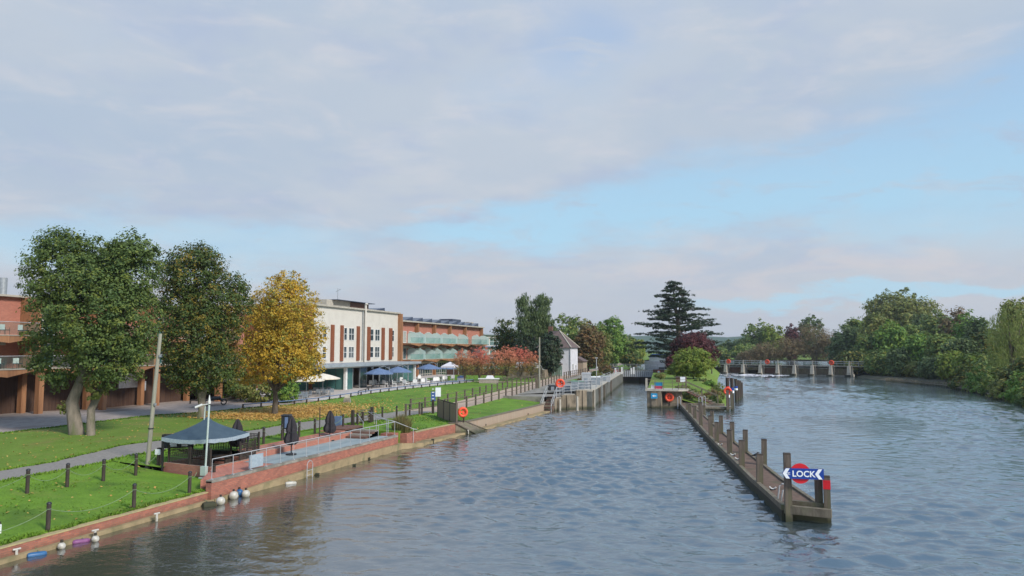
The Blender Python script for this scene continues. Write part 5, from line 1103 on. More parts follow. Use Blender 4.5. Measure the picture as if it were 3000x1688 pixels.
def jpost(p, z1, w_, lab, mat='wood_post', red=False):
    t = thing('jetty_post', lab, 'post', (p[0], p[1], jz), 'tall square posts of the jetty'); a = random.uniform(-.12, .12)
    t.rotation_euler = (R(random.uniform(-1.2, 1.2)), R(random.uniform(-1.2, 1.2)), 0) if not red and 'sign' not in lab else (0, 0, 0)
    MB().obox((p[0], p[1], -.7), (w_, w_, z1-.05+.7), a).build('shaft', M[mat], t); MB().obox((p[0], p[1], z1-.05), (w_*1.05, w_*1.05, .05), a, .9).build('cap', M['wood_dark'], t)
    if red: MB().obox((p[0], p[1], z1-.52), (w_*1.08, w_*1.08, .36), a).build('red_band', M['sign_red'], t)
Z1 = lambda zx, zy: (1820+zx/3.677, 1040+zy/3.677)
left = [((2231, 1412), 1328), (*[(Z1(1305, 1185), Z1(0, 915)[1])],), ]
L_ = [(650, 600, 515), (705, 632, 532), (765, 690, 547), (835, 765, 508), (920, 880, 650), (1015, 945, 722), (1135, 1080, 803), (1300, 1205, 915), (1532, 1390, 1065)]
R_ = [(893, 650, 545), (978, 740, 600), (1078, 850, 652), (1197, 945, 722), (1338, 1055, 805), (1540, 1185, 905), ]
for i, (zx, zb, zt) in enumerate(L_[::-1]):
    px, pb = Z1(zx, zb); _, pt = Z1(0, zt); p = at(px, pb, jz); p.x = jl(p.y)+.2 if p.y > 33 else p.x; jpost(p, hz(pt, p), .3, 'square weathered post on the lock side of the jetty, '+NORD[i])
for i, (zx, zb, zt) in enumerate(R_[::-1]):
    px, pb = Z1(zx, zb); _, pt = Z1(0, zt); p = at(px, pb, jz); jpost(p, hz(pt, p), .3, 'square weathered post on the weir side of the jetty, '+NORD[i])
p = at(2310, 1488, jz); SL = Vector((p.x, p.y, 0)); jpost(p, hz(1327, p), .27, 'tall post carrying the left end of the LOCK sign')
p = at(2400, 1487, jz); SR = Vector((p.x, p.y, 0)); jpost(p, hz(1396, p), .28, 'shorter post carrying the right end of the LOCK sign')
p = at(2425, 1512, .25); jpost(p, hz(1394, p), .26, 'front corner post of the jetty with a red painted band near its top', red=True); RP = p
# sign
sy = min(SL.y, SR.y)-.32; cL, cR = aty(2292, 1388, sy), aty(2414, 1388, sy); c = (cL+cR)/2; wd = (cR-cL).length; hh = .42; ang = R(6)
t = thing('lock_sign', 'blue board reading LOCK with white arrow ends in front of a red disc', 'sign', tuple(c))
def loc(u, v, d_): return Vector((c.x+u*math.cos(ang)+d_*math.sin(ang), c.y+u*math.sin(ang)-d_*math.cos(ang), c.z+v))
def slab(poly, d0, d1, name, mat, smooth=False):
    n = len(poly); m_ = MB(); m_.add([loc(u, v, d0) for u, v in poly]+[loc(u, v, d1) for u, v in poly], [tuple(range(n)), tuple(range(n, 2*n))[::-1]]+[(i, n+i, n+(i+1) % n, (i+1) % n) for i in range(n)]); return m_.build(name, M[mat], t)
W2, H2 = wd/2, hh/2
slab([(-W2+.12, -H2), (W2, -H2), (W2, H2), (-W2+.12, H2), (-W2-.02, 0)], 0, .04, 'board', 'sign_blue')
slab([(math.cos(k*math.pi/20)*.40-.1, math.sin(k*math.pi/20)*.40) for k in range(40)], -.06, -.02, 'red_disc', 'sign_red')
slab([(-W2+.0, 0), (-W2+.13, H2-.01), (-W2+.27, H2-.01), (-W2+.15, 0), (-W2+.27, -H2+.01), (-W2+.13, -H2+.01)], .045, .052, 'white_arrow', 'sign_white')
slab([(W2-.34, 0), (W2-.2, H2-.01), (W2-.06, H2-.01), (W2-.2, 0), (W2-.06, -H2+.01), (W2-.2, -H2+.01)], .045, .052, 'white_arrow', 'sign_white')
slab([(-.64, .05), (-.50, .03), (-.50, .015), (-.64, .035)], .045, .05, 'emblem', 'sign_white'); slab([(-.61, -.02), (-.53, .05), (-.515, .04), (-.595, -.03)], .0505, .053, 'emblem', 'sign_white'); slab([(-.64, -.03), (-.50, -.05), (-.50, -.035), (-.64, -.015)], .045, .05, 'emblem', 'sign_white')
fc = bpy.data.curves.new('lettering', 'FONT'); fc.body = 'LOCK'; fc.size = .40; fc.align_x = 'CENTER'; fc.align_y = 'CENTER'; fc.extrude = .004; fc.offset = .008; fc.resolution_u = 3
fo = bpy.data.objects.new('tmp', fc); COL.objects.link(fo); bpy.context.view_layer.update()
me = bpy.data.meshes.new_from_object(fo.evaluated_get(bpy.context.evaluated_depsgraph_get())); bpy.data.objects.remove(fo)
xs_ = [v.co.x for v in me.vertices]; ys_ = [v.co.y for v in me.vertices]; kx = .88/(max(xs_)-min(xs_)); ky = .25/(max(ys_)-min(ys_)); mx_ = (max(xs_)+min(xs_))/2; my_ = (max(ys_)+min(ys_))/2
for v in me.vertices:
    q = loc((v.co.x-mx_)*kx+.03, (v.co.y-my_)*ky, .05+v.co.z); v.co = q-c
me.materials.clear(); me.materials.append(M['sign_white']); lo = bpy.data.objects.new('lettering', me); COL.objects.link(lo); lo.parent = t
t = thing('jetty_ladder', 'white curved ladder rails on the near end of the jetty left of the LOCK sign', 'ladder', (1.6, 34, .5))
for px, pt in ((2281, 1417), (2291, 1430)):
    p = at(px, 1468, jz); zt = hz(pt, p); MB().tube([p+Vector((-.05, 0, -.7)), p+Vector((-.02, 0, .1)), p+Vector((.05, 0, zt-jz-.1)), p+Vector((.16, 0, zt-jz)), p+Vector((.3, 0, zt-jz-.02))], .035, 6).build('rail', M['steel_white'], t)
for k in range(3): MB().tube([at(2281, 1468, jz)+Vector((-.05, 0, -.25-.2*k)), at(2291, 1468, jz)+Vector((-.05, 0, -.25-.2*k))], .02, 4).build('rung', M['steel_white'], t)
for i, (px, py) in enumerate(((2264, 1436), (2161, 1348), (2147, 1336), (2110, 1306))):
    p = at(px, py, jz); t = thing('mooring_cleat', 'small dark and white mooring cleat on the jetty deck, '+NORD[i], 'cleat', tuple(p), 'mooring cleats on the jetty')
    MB().obox(p, (.22, .14, .05), .8).build('base', M['black_metal'], t); MB().tube([p+Vector((-.14, .05, .14)), p+Vector((-.04, 0, .06)), p+Vector((.04, 0, .06)), p+Vector((.14, -.05, .14))], .03, 5).build('horn', M['white_paint'], t)
p = at(2213, 1341, jz+.1); t = thing('crow', 'black bird standing on the weir side edge of the jetty', 'bird', tuple(p))
pr_ = [(-.24, .10, .012), (-.16, .12, .03), (-.05, .15, .065), (.05, .19, .07), (.11, .25, .045), (.15, .30, .042), (.185, .305, .03), (.215, .30, .012)]
MB().tube([p+Vector((-x, .0, z)) for x, z, r in [(-a, b_, c_) for a, b_, c_ in pr_]], [r for a, b_, r in pr_], 8).build('body', M['black_metal'], t, True); MB().tube([p+Vector((.2, 0, .30)), p+Vector((.27, 0, .285))], [.012, .003], 5).build('beak', M['wood_dark'], t)
for s_ in (-.025, .025): MB().tube([p+Vector((.02, s_, .0)), p+Vector((0, s_, .13))], .008, 4).build('leg', M['black_metal'], t)
# stakes at the jetty's island end
# ------------------------------------------------------------------ weir
wa, wb = Vector((-6.0, 220.2, 0)), Vector((32.0, 202.6, 0)); wd_ = (wb-wa).normalized(); wn = Vector((wd_.y, -wd_.x, 0)); wang = math.atan2(wd_.y, wd_.x)
t = thing('weir', 'long concrete weir with eight stubby piers, sluice gates and a railed footbridge', 'weir', (10, 212, 0))
def onweir(px):
    r = ray(px, 1000); den = r[0]*wd_.y-r[1]*wd_.x; s_ = (wa.x*wd_.y-wa.y*wd_.x)/den; return Vector((r[0]*s_, r[1]*s_, 0))
piers = [onweir(px) for px in (2080, 2128, 2178, 2229, 2279, 2328, 2380, 2434, 2487)]
for p in piers:
    mb_ = MB(); mb_.obox(p-wn*-.0+Vector((0, 0, -.8)), (1.0, 3.6, 1.3), wang).obox(p+Vector((0, 0, .5)), (.85, 2.6, 2.2), wang, .8); mb_.build('pier', M['pale_stone'], t)
    MB().obox(p+wn*1.9+Vector((0, 0, -.8)), (1.25, 1.0, 1.25), wang).build('pier_foot', M['wood_dark'], t)
for i in range(len(piers)-1):
    a, b = piers[i], piers[i+1]; c_ = (a+b)/2; L = (b-a).length-1.0
    MB().obox(c_-wn*.9+Vector((0, 0, .2 if i != 2 else 1.1)), (L, .25, 1.7 if i != 2 else .8), wang).build('sluice_gate', M['rust' if i in (1, 3) else 'wood_grey'], t)
    MB().obox(c_-wn*.3+Vector((0, 0, -.8)), (L+.1, 1.6, 1.05), wang).build('sill', M['concrete'], t)
c_ = (wa+wb)/2; L = (wb-wa).length
MB().obox(c_+Vector((0, 0, 2.45)), (L, 1.3, .22), wang).build('footbridge', M['concrete'], t); MB().obox(c_-wn*.9+Vector((0, 0, 2.0)), (L, .3, .35), wang).build('beam', M['wood_dark'], t)
rl = MB()
for k in (1.05, .55): rl.tube([wa+wn*.6+Vector((0, 0, 2.67+k)), wb+wn*.6+Vector((0, 0, 2.67+k))], .05, 4)
rl.build('handrail', M['steel_white'], t)
up = MB()
for i in range(25): p = wa.lerp(wb, i/24)+wn*.6; up.tube([p+Vector((0, 0, 2.6)), p+Vector((0, 0, 3.75))], .045, 4)
up.build('railing_uprights', M['steel_white'], t)
for p in piers: MB().obox(p+wn*.55+Vector((0, 0, 2.67)), (.22, .22, 1.25), wang).build('railing_post', M['pale_stone'], t)
for i, px in enumerate((2137, 2250, 2437)):
    p = onweir(px)+wn*.9; lifebuoy(Vector((p.x, p.y, 3.45)), .5, 'orange lifebuoy on the weir railing, '+ORD[i], wang, None)
# white water below the weir
foam = MB()
for i in range(260):
    f_ = random.random(); k = random.choice((1, 2, 2, 2, 3, 0, 4)); a = piers[k].lerp(piers[k+1], random.uniform(.1, .9)); d_ = random.random()**2*14+.8; p = a+wn*d_+wd_*random.gauss(0, .8)
    L = random.uniform(.3, 1.4); w_ = random.uniform(.1, .3); foam.ball((0, 0, 0), 1, 6, 4); n_ = 7*0
    vs = foam.v[-30:]; s0 = len(foam.v)-len(foam.v[-5*6:])
    for q in range(len(foam.v)-30, len(foam.v)): x, y, z = foam.v[q]; foam.v[q] = (p.x+x*L*.5, p.y+y*w_*1.2, .0+z*.05)
tag(foam.build('foam', M['canvas_white'], None, True), 'white foam streaming below the weir gates', 'foam', None, 'stuff')
# ------------------------------------------------------------------ right bank revetment
t = thing('bank_piling', 'low line of close set grey stakes along the far bank', 'fence', (33, 150, 0))
b_ = MB()
for y in np.arange(118, 178, .55): b_.obox((rbx(y)-.35, y, -.5), (.16, .16, 1.25+.15*math.sin(y*3)))
o = b_.build('stakes', M['wood_grey'], t); o['kind'] = 'stuff'
MB().tube([(rbx(y)-.5, y, .35) for y in np.arange(118, 178, 4)], .08, 4).build('waling', M['wood_grey'], t)
# ------------------------------------------------------------------ upstream boats
t = thing('moored_cruiser', 'white river cruiser with a long blue canopy moored upstream of the lock', 'boat', (-15.5, 205, 1.75))
def hull(mb, cx_, cy_, L, B, z0, h, ang=0):
    prof = [(-.5, .75), (-.45, .95), (-.1, 1), (.2, .92), (.38, .6), (.5, .05)]
    top = [(f*L, k*B/2) for f, k in prof]+[(f*L, -k*B/2) for f, k in prof[::-1]]
    rot_ = lambda u, v: (cx_+u*math.cos(ang)-v*math.sin(ang), cy_+u*math.sin(ang)+v*math.cos(ang))
    n = len(top); mb.add([(*rot_(u*.94, v*.8), z0) for u, v in top]+[(*rot_(u, v), z0+h) for u, v in top], [tuple(range(n))[::-1], tuple(range(n, 2*n))]+[(i, (i+1) % n, n+(i+1) % n, n+i) for i in range(n)]); return mb
hull(MB(), -18.5, 205, 16, 4.2, 1.6, 2.0, R(150)).build('hull', M['canvas_white'], t, False)
MB().obox((-18.5, 205, 3.6), (10, 3.2, 1.1), R(150)).build('cabin', M['white_paint'], t); MB().obox((-18.5, 205, 4.7), (10.6, 3.5, .9), R(150), .8).build('canopy', M['boat_blue'], t)
t = thing('moored_cruiser', 'smaller white cruiser moored left of the blue topped one', 'boat', (-26, 225, 1.75)); hull(MB(), -24.5, 226, 9, 3, 1.6, 1.3, R(100)).build('hull', M['white_paint'], t); MB().obox((-24.5, 226, 2.9), (2.2, 4, 1.3), R(10), .85).build('cabin', M['white_paint'], t)
MB().obox((-24.5, 224.2, 3.3), (1.8, .4, .6), R(10), .9).build('windscreen', M['window_glass'], t)
t = thing('white_boathouse', 'long low white boathouse upstream behind the lock gates', 'building', (-21, 188, 2)); MB().box(-16.6, -10, 176, 186, 1.8, 4.0).build('wall', M['white_paint'], t); MB().box(-16.9, -9.7, 175.7, 186.3, 4.003, 4.25).build('roof', M['canvas_white'], t); window(t, 176, -14.5, -13.2, 2.4, 3.5, 2, 2, 'white_paint', 'y')
# ------------------------------------------------------------------ trees
leafmat('leaf_ash', (0.072, 0.121, 0.037), (0.123, 0.178, 0.049), (0.184, 0.217, 0.041))
leafmat('leaf_dark', (0.050, 0.085, 0.024), (0.088, 0.132, 0.032), (0.288, 0.214, 0.038))
leafmat('leaf_yellow', (.62, .38, .04), (.46, .33, .045), (.22, .24, .05))
leafmat('leaf_green', (0.100, 0.201, 0.039), (0.169, 0.286, 0.051), (0.238, 0.320, 0.051))
leafmat('leaf_mid', (0.109, 0.173, 0.049), (0.168, 0.243, 0.061), (0.312, 0.303, 0.070))
leafmat('leaf_blue', (0.070, 0.113, 0.045), (0.115, 0.162, 0.056), (0.164, 0.207, 0.079))
leafmat('leaf_olive', (0.159, 0.194, 0.051), (0.216, 0.245, 0.064), (0.287, 0.245, 0.071))
leafmat('leaf_lime', (0.163, 0.237, 0.037), (0.213, 0.275, 0.044), (0.275, 0.275, 0.050))
leafmat('leaf_brown', (0.213, 0.144, 0.075), (0.263, 0.188, 0.100), (0.175, 0.175, 0.075))
leafmat('leaf_rust', (.24, .13, .055), (.17, .12, .05), (.11, .12, .04))
leafmat('leaf_purple', (0.102, 0.030, 0.036), (0.144, 0.042, 0.042), (0.072, 0.036, 0.036))
leafmat('leaf_conifer', (0.032, 0.056, 0.032), (0.058, 0.088, 0.042), (0.062, 0.062, 0.037))
leafmat('leaf_willow', (.17, .22, .05), (.21, .26, .06), (.25, .26, .08))
leafmat('leaf_cherry', (.16, .18, .05), (.24, .19, .06), (.36, .17, .07), top=(.64, .25, .15), z0=2.3, z1=5.0)
leafmat('leaf_cherry_red', (.22, .17, .06), (.32, .18, .07), (.18, .17, .05), top=(.66, .20, .14), z0=2.3, z1=5.0)
def leaves(blobs, n, size, clump=.5, per=22, seed=0, up=.45, droop=0.0, aspect=.55, shell=.55, flat=1.0):
    """leaf sized faces gathered in clumps through the volume of the ellipsoids (cx,cy,cz,rx,ry,rz[,share])"""
    g = np.random.default_rng(seed+101); wts = np.array([b[3]*b[4]*b[5]*(b[6] if len(b) > 6 else 1) for b in blobs])**.75; wts /= wts.sum()
    nc = max(8, n//per); idx = g.choice(len(blobs), nc, p=wts); B = np.array([b[:6] for b in blobs])[idx]
    d = g.normal(size=(nc, 3)); d /= np.linalg.norm(d, axis=1)[:, None]
    r = shell+(1-shell)*g.random(nc)**.6; r *= 1+.10*np.sin(d[:, 0]*5+seed)*np.cos(d[:, 2]*6+seed*2)+g.normal(0, .05, nc)
    sp = g.random(nc) < .15; r = np.where(sp, 1.0+np.minimum(.16, .55*clump/B[:, 3:].mean(1))*g.random(nc), r)
    c = B[:, :3]+d*B[:, 3:]*r[:, None]
    ci = np.repeat(np.arange(nc), per)[:n] if nc*per >= n else np.resize(np.repeat(np.arange(nc), per), n); m = len(ci)
    cr = clump*(.6+.8*g.random(nc))*np.where(sp, .55, 1)
    o = g.normal(size=(m, 3)); o /= np.linalg.norm(o, axis=1)[:, None]; o *= (g.random(m)**.45)[:, None]
    p = c[ci]+o*cr[ci][:, None]*np.array([1, 1, .75*flat]); p[:, 2] -= droop*g.random(m)
    nr = d[ci]*.55+o*.6+np.array([0, 0, up])+g.normal(0, .45, (m, 3)); nr /= np.linalg.norm(nr, axis=1)[:, None]
    a = np.cross(nr, g.normal(size=(m, 3))); a /= np.linalg.norm(a, axis=1)[:, None]+1e-9; b = np.cross(nr, a)
    if droop: a = a*.35+np.array([0, 0, -1.0]); a /= np.linalg.norm(a, axis=1)[:, None]
    s = size*(.6+.8*g.random(m))[:, None]
    v = np.stack([p-a*s, p-b*s*aspect, p+a*s, p+b*s*aspect], 1).reshape(-1, 3); return v
def mesh_np(name, v, mat, parent):
    m = len(v)//4; me = bpy.data.meshes.new(name); me.vertices.add(4*m); me.loops.add(4*m); me.polygons.add(m)
    o0 = np.array(ORG.get(parent.name, (0, 0, 0))) if parent else 0
    me.vertices.foreach_set('co', (v-o0).astype(np.float32).ravel()); me.loops.foreach_set('vertex_index', np.arange(4*m, dtype=np.int32))
    me.polygons.foreach_set('loop_start', np.arange(0, 4*m, 4, dtype=np.int32)); me.polygons.foreach_set('loop_total', np.full(m, 4, dtype=np.int32)); me.update()
    me.materials.append(mat); o = bpy.data.objects.new(name, me); COL.objects.link(o)
    if parent: o.parent = parent; ORG[o.name] = tuple(o0)
    return o
def limbs(mb, base, tops, r, fork, rnd):
    base = Vector(base); trunk_top = base.lerp(Vector(tops[0]), 0); trunk_top = Vector((base.x, base.y, fork))
    mb.tube([base-Vector((0, 0, .4)), base+Vector((0, 0, .25)), base.lerp(trunk_top, .5)+Vector((rnd.uniform(-.1, .1), rnd.uniform(-.1, .1), 0)), trunk_top], [r*1.7, r*1.15, r, r*.85], 9)
    for q in tops:
        q = Vector(q); m_ = trunk_top.lerp(q, .5)+Vector((rnd.uniform(-.3, .3), rnd.uniform(-.3, .3), .25*(q.z-fork)*.3)); mb.tube([trunk_top-Vector((0, 0, .3)), m_, q], [r*.7, r*.42, r*.1], 6)
        for _ in range(2): e_ = m_+Vector((rnd.uniform(-1, 1), rnd.uniform(-1, 1), rnd.uniform(.4, 1.2)))*(.25*(q-m_).length+.3); mb.tube([m_, e_], [r*.25, r*.06], 4)
    mb.v = [(x+rnd.gauss(0, r*.07), y+rnd.gauss(0, r*.07), z) for x, y, z in mb.v]; return mb
def tree(base, blobs, n, size, mat, lab, r=.25, fork=None, clump=.5, group=None, name='tree', bark='bark', cat='tree', seed=None, **kw):
    base = Vector(base); t = thing(name, lab, cat, tuple(base), group); seed = seed if seed is not None else int(abs(base.x*13+base.y*7)) % 997; rnd = random.Random(seed)
    zs = min(b[2]-b[5] for b in blobs); fork = fork or max(base.z+.8, zs+.15*(max(b[2]+b[5] for b in blobs)-zs))
    tops = [(b[0]+rnd.uniform(-.5, .5)*b[3], b[1]+rnd.uniform(-.5, .5)*b[4], b[2]+rnd.uniform(.0, .7)*b[5]) for b in blobs for _ in range(2 if len(blobs) < 4 else 1)]
    if r > 0: limbs(MB(), base, tops, r, fork, rnd).build('trunk', M[bark], t, True)
    mesh_np('crown', leaves(blobs, n, size, clump, seed=seed, **kw), M[mat], t); return t
def blob_px(px, py, D, rpx, rpy, dep=None):      # ellipsoid seen centred at (px, py) with radii in picture rows and columns, at distance D
    c = byd(px, D, 0); z = hz(py, c); k = D/FPX; return (c.x, c.y, z, rpx*k, (dep or rpx)*k, rpy*k)
# the three big trees on the near lawn
b = at(225, 1288, 1.05); t = thing('ash_tree', 'large twin stemmed green tree with a broad rounded crown, nearest of the lawn trees', 'tree', tuple(b)); D = depth(b)
blobs = [blob_px(185, 815, D, 105, 135), blob_px(385, 800, D+.8, 85, 110), blob_px(260, 900, D-1, 130, 150), blob_px(190, 1010, D, 90, 120), blob_px(370, 960, D-.5, 95, 120), blob_px(335, 1040, D-.5, 88, 90), blob_px(285, 800, D+.5, 85, 95), blob_px(160, 720, D, 62, 48), blob_px(380, 738, D+.5, 62, 42)]
tr_ = MB(); rnd = random.Random(3)
p1 = byd(228, D, hz(1180, b)); tr_.tube([b-Vector((0, 0, .3)), b+Vector((0, 0, .3)), Vector((p1.x, p1.y, hz(1180, b))), byd(255, D, hz(1090, b)), byd(215, D, hz(960, b)), byd(190, D, hz(800, b))], [.62, .44, .34, .28, .2, .05], 10)
tr_.tube([byd(250, D, hz(1120, b)), byd(330, D, hz(980, b)), byd(370, D, hz(830, b))], [.3, .2, .05], 7)
tr_.v = [(x+rnd.gauss(0, .03), y+rnd.gauss(0, .03), z) for x, y, z in tr_.v]; tr_.build('trunk', M['bark_pale'], t, True)
b2 = at(265, 1290, 1.05); tr_ = MB().tube([b2-Vector((0, 0, .3)), b2+Vector((0, 0, .2)), byd(283, D, hz(1200, b)), byd(318, D, hz(1120, b)), byd(345, D, hz(1010, b)), byd(385, D, hz(850, b))], [.36, .28, .24, .2, .16, .05], 9)
tr_.build('trunk', M['bark_pale'], t, True)
mesh_np('crown', leaves(blobs, 70000, .095, .55, per=34, seed=5, shell=.5), M['leaf_ash'], t)
mesh_np('lower_shoots', leaves([blob_px(205, 1195, D, 16, 16), blob_px(300, 1130, D-.5, 30, 45)], 900, .10, .25, seed=8), M['leaf_olive'], t)
b = at(588, 1238, 1.05); D = depth(b)
tree(b, [blob_px(560, 800, D, 90, 78), blob_px(520, 890, D, 68, 110), blob_px(640, 900, D, 92, 105), blob_px(580, 980, D-1, 110, 110), blob_px(600, 1075, D, 105, 72), blob_px(690, 850, D, 38, 40), blob_px(575, 755, D, 60, 40)], 50000, .10, 'leaf_dark',
     'tall dark green tree with a dense domed crown behind the tent', .34, 3.0, .62, name='lime_tree', bark='bark_pale', per=26, shell=.45)
b = at(805, 1215, 1.1); D = depth(b)
tree(b, [blob_px(832, 905, D, 98, 95), blob_px(775, 960, D, 78, 90), blob_px(880, 985, D-.5, 78, 92), blob_px(830, 1050, D-1, 100, 68), blob_px(750, 1060, D, 58, 72), blob_px(835, 850, D, 58, 52), blob_px(905, 1070, D, 48, 50)], 40000, .095, 'leaf_yellow',
     'golden yellow autumn tree with a dark trunk standing in fallen leaves', .24, 3.4, .5, name='maple_tree', per=20, shell=.4)
# fallen leaves round the yellow tree
g = np.random.default_rng(4); n_ = 15000; a = g.normal(size=(n_, 2)); xs = b.x+a[:, 0]*3.0+.3; ys = b.y+a[:, 1]*5.5+1.5
keep = np.array([lawn_f(y)+.1 < x < path_f(y)+.3 and y > 50 for x, y in zip(xs, ys)]); xs, ys = xs[keep], ys[keep]
zz = np.array([gz(y)+.12*max(0, min(1, (x-path_f(y))/(lawn_f(y)-path_f(y)))) for x, y in zip(xs, ys)])+.05
p = np.stack([xs, ys, zz+g.random(len(xs))*.04], 1); th = g.random(len(xs))*6.28; s_ = (.05+.06*g.random(len(xs)))[:, None]; e1 = np.stack([np.cos(th), np.sin(th), g.normal(0, .35, len(xs))], 1)*s_; e2 = np.stack([-np.sin(th), np.cos(th), g.normal(0, .35, len(xs))], 1)*s_*.8
leafmat('leaf_litter', (.62, .38, .10), (.50, .28, .08), (.66, .46, .14))
tag(mesh_np('fallen_leaves', np.stack([p-e1, p-e2, p+e1, p+e2], 1).reshape(-1, 3), M['leaf_litter'], None), 'yellow fallen leaves spread under the golden tree', 'leaves', None, 'stuff')
g = np.random.default_rng(31); n_ = 2600; ys = 22+g.random(n_)*70; xs = np.array([(path_f(y)-.1-g.random()*(path_f(y)-lawn_f(y)-.3)) if g.random() < .75 else (bank_x(y)-.6-g.random()*7) for y in ys]); ok = np.array([not (28.5 < y < 50.5 and x > -29.2) and (x > path_n(y) or x < path_f(y)) for x, y in zip(xs, ys)]); xs, ys = xs[ok], ys[ok]
zz = np.array([(gz(y)+.12*max(0, min(1, (x-path_f(y))/(lawn_f(y)-path_f(y)))) if x < path_f(y) else lawn_z(x, y)) for x, y in zip(xs, ys)])+.045
p = np.stack([xs, ys, zz], 1); th = g.random(len(xs))*6.28; s_ = (.04+.04*g.random(len(xs)))[:, None]; e1 = np.stack([np.cos(th), np.sin(th), g.normal(0, .3, len(xs))], 1)*s_; e2 = np.stack([-np.sin(th), np.cos(th), g.normal(0, .3, len(xs))], 1)*s_*.7
tag(mesh_np('scattered_leaves', np.stack([p-e1, p-e2, p+e1, p+e2], 1).reshape(-1, 3), M['leaf_litter'], None), 'autumn leaves scattered thinly over the lawns', 'leaves', None, 'stuff')
def bush(px, py, D, rx, ry, n, size, mat, lab, name='bush', clump=.35, group=None, **kw):
    q = byd(px, D, 0); z = hz(py+ry, q); bl = blob_px(px, py, D, rx, ry); 
    return tree((bl[0], bl[1], max(.9, z)), [bl, (bl[0]-bl[3]*.4, bl[1], bl[2]-bl[5]*.25, bl[3]*.7, bl[4]*.7, bl[5]*.75), (bl[0]+bl[3]*.45, bl[1]-.3, bl[2]-bl[5]*.3, bl[3]*.65, bl[4]*.7, bl[5]*.7)], n, size, mat, lab, .06, None, clump, group, name, cat='bush' if name != 'tree' else 'tree', **kw)
bush(655, 1105, 87, 55, 60, 4000, .13, 'leaf_green', 'bright green shrub behind the motorcycle', 'shrub')
bush(715, 1128, 84, 42, 38, 2500, .13, 'leaf_mid', 'dark green shrub left of the yellow tree', 'shrub')
bush(765, 1138, 82, 52, 42, 3500, .13, 'leaf_olive', 'olive green shrub just behind the yellow tree trunk', 'shrub')
bush(842, 1135, 81, 38, 45, 3000, .13, 'leaf_green', 'light green shrub right of the yellow tree trunk', 'shrub')
bush(700, 1065, 92, 60, 55, 2500, .16, 'leaf_mid', 'taller green shrub in shade between the dark and the yellow tree', 'shrub')
# cherry row
for i, (px, w_, top, m_, lb) in enumerate(((1362, 36, 1026, 'leaf_cherry', 'leftmost, sparse and dull red'), (1405, 34, 1018, 'leaf_cherry_red', 'second from the left, bright coral red'), (1447, 34, 1026, 'leaf_cherry', 'third from the left, orange over olive'), (1486, 34, 1016, 'leaf_cherry', 'fourth from the left, orange with tall shoots'), (1524, 34, 1018, 'leaf_cherry_red', 'fifth from the left, pink red top'), (1556, 26, 1034, 'leaf_cherry', 'rightmost, next to the slim telegraph pole'))):
    D = 116+i*2.2; c0 = byd(px, D, 1.4); k = D/FPX; h_ = hz(top, c0)
    zc = (h_+2.4)/2
    bl = [(c0.x, c0.y, zc, w_*k, w_*k, (h_-2.3)/2), (c0.x-.5, c0.y, zc+.5, w_*k*.6, w_*k*.6, (h_-zc)*.9), (c0.x+.6, c0.y, zc+.4, w_*k*.6, w_*k*.6, (h_-zc)*.9)]
    tree((c0.x, c0.y, 1.45), bl, 4500, .10, m_, 'cherry tree on hotel lawn, '+lb, .09, 2.3, .3, 'cherry trees on the hotel lawn', 'cherry_tree', per=14, up=.2, shell=.35, aspect=.35)
# middle distance, towpath side
def simple(px, top, D, wpx, base_py, n, size, mat, lab, name='tree', clump=.9, group='trees along the towpath', z0=2.0, nb=5, **kw):
    c0 = byd(px, D, z0); k = D/FPX; H_ = hz(top, c0)-z0; rw = wpx*k; rnd = random.Random(int(px*3+top)); zl = hz(base_py, c0)
    zl = max(zl, z0+.3); Hc = z0+H_-zl; bl = [(c0.x, c0.y, zl+Hc*.52, rw*.9, rw*.9, Hc*.48)]
    for i in range(nb):
        a = rnd.random()*6.28; f = rnd.uniform(.35, .62); zz = rnd.uniform(.25, .80); rr = rnd.uniform(.42, .58)*(1-.35*abs(zz-.45))
        bl.append((c0.x+math.cos(a)*rw*f*(1.15-.5*max(0, zz-.4)), c0.y+math.sin(a)*rw*f, zl+Hc*zz, rw*rr, rw*rr, Hc*.24))
    return tree((c0.x, c0.y, z0-.1), bl, int(n*1.9), size, mat, lab, max(.1, H_*.018), None, clump, group, name, **kw)
simple(1480, 925, 158, 42, 1085, 5000, .24, 'leaf_dark', 'dark green bushy tree behind the left half of the cherry row')
simple(1545, 975, 148, 40, 1085, 3500, .22, 'leaf_conifer', 'dark low tree filling the gap behind the cherry row')
# tall willow like tree: upright plumes
c0 = byd(1567, 150, 2.0); bl = [blob_px(1540, 925, 150, 26, 62), blob_px(1583, 930, 150, 32, 66), blob_px(1555, 990, 150, 42, 70), blob_px(1600, 990, 150, 30, 62), blob_px(1575, 1030, 149, 40, 48), blob_px(1530, 880, 150, 16, 20), blob_px(1590, 885, 150, 24, 24)]
tree((c0.x, c0.y, 2), bl, 26000, .26, 'leaf_blue', 'tall upright blue green willow rising above the cherry row', .4, 5, .75, 'trees along the towpath', 'willow_tree', per=22, droop=.7, aspect=.3, shell=.25)
simple(1612, 978, 134, 36, 1092, 5200, .22, 'leaf_conifer', 'dark purplish conifer in front of the lock cottage roof', 'conifer_tree', .6)
simple(1655, 925, 215, 48, 1050, 3500, .34, 'leaf_mid', 'light green tree behind the cottage roof, left one')
simple(1702, 930, 222, 46, 1050, 3500, .34, 'leaf_olive', 'pale olive tree behind the cottage roof, right one')
simple(1722, 950, 168, 50, 1090, 5500, .26, 'leaf_rust', 'rusty brown conifer beside the lock cottage', 'cypress_tree', .8)
simple(1752, 955, 195, 44, 1085, 3500, .3, 'leaf_olive', 'olive tree between the rusty conifer and the green trees')
simple(1790, 935, 205, 48, 1075, 5500, .3, 'leaf_green', 'tall bright green tree beyond the rusty conifer')
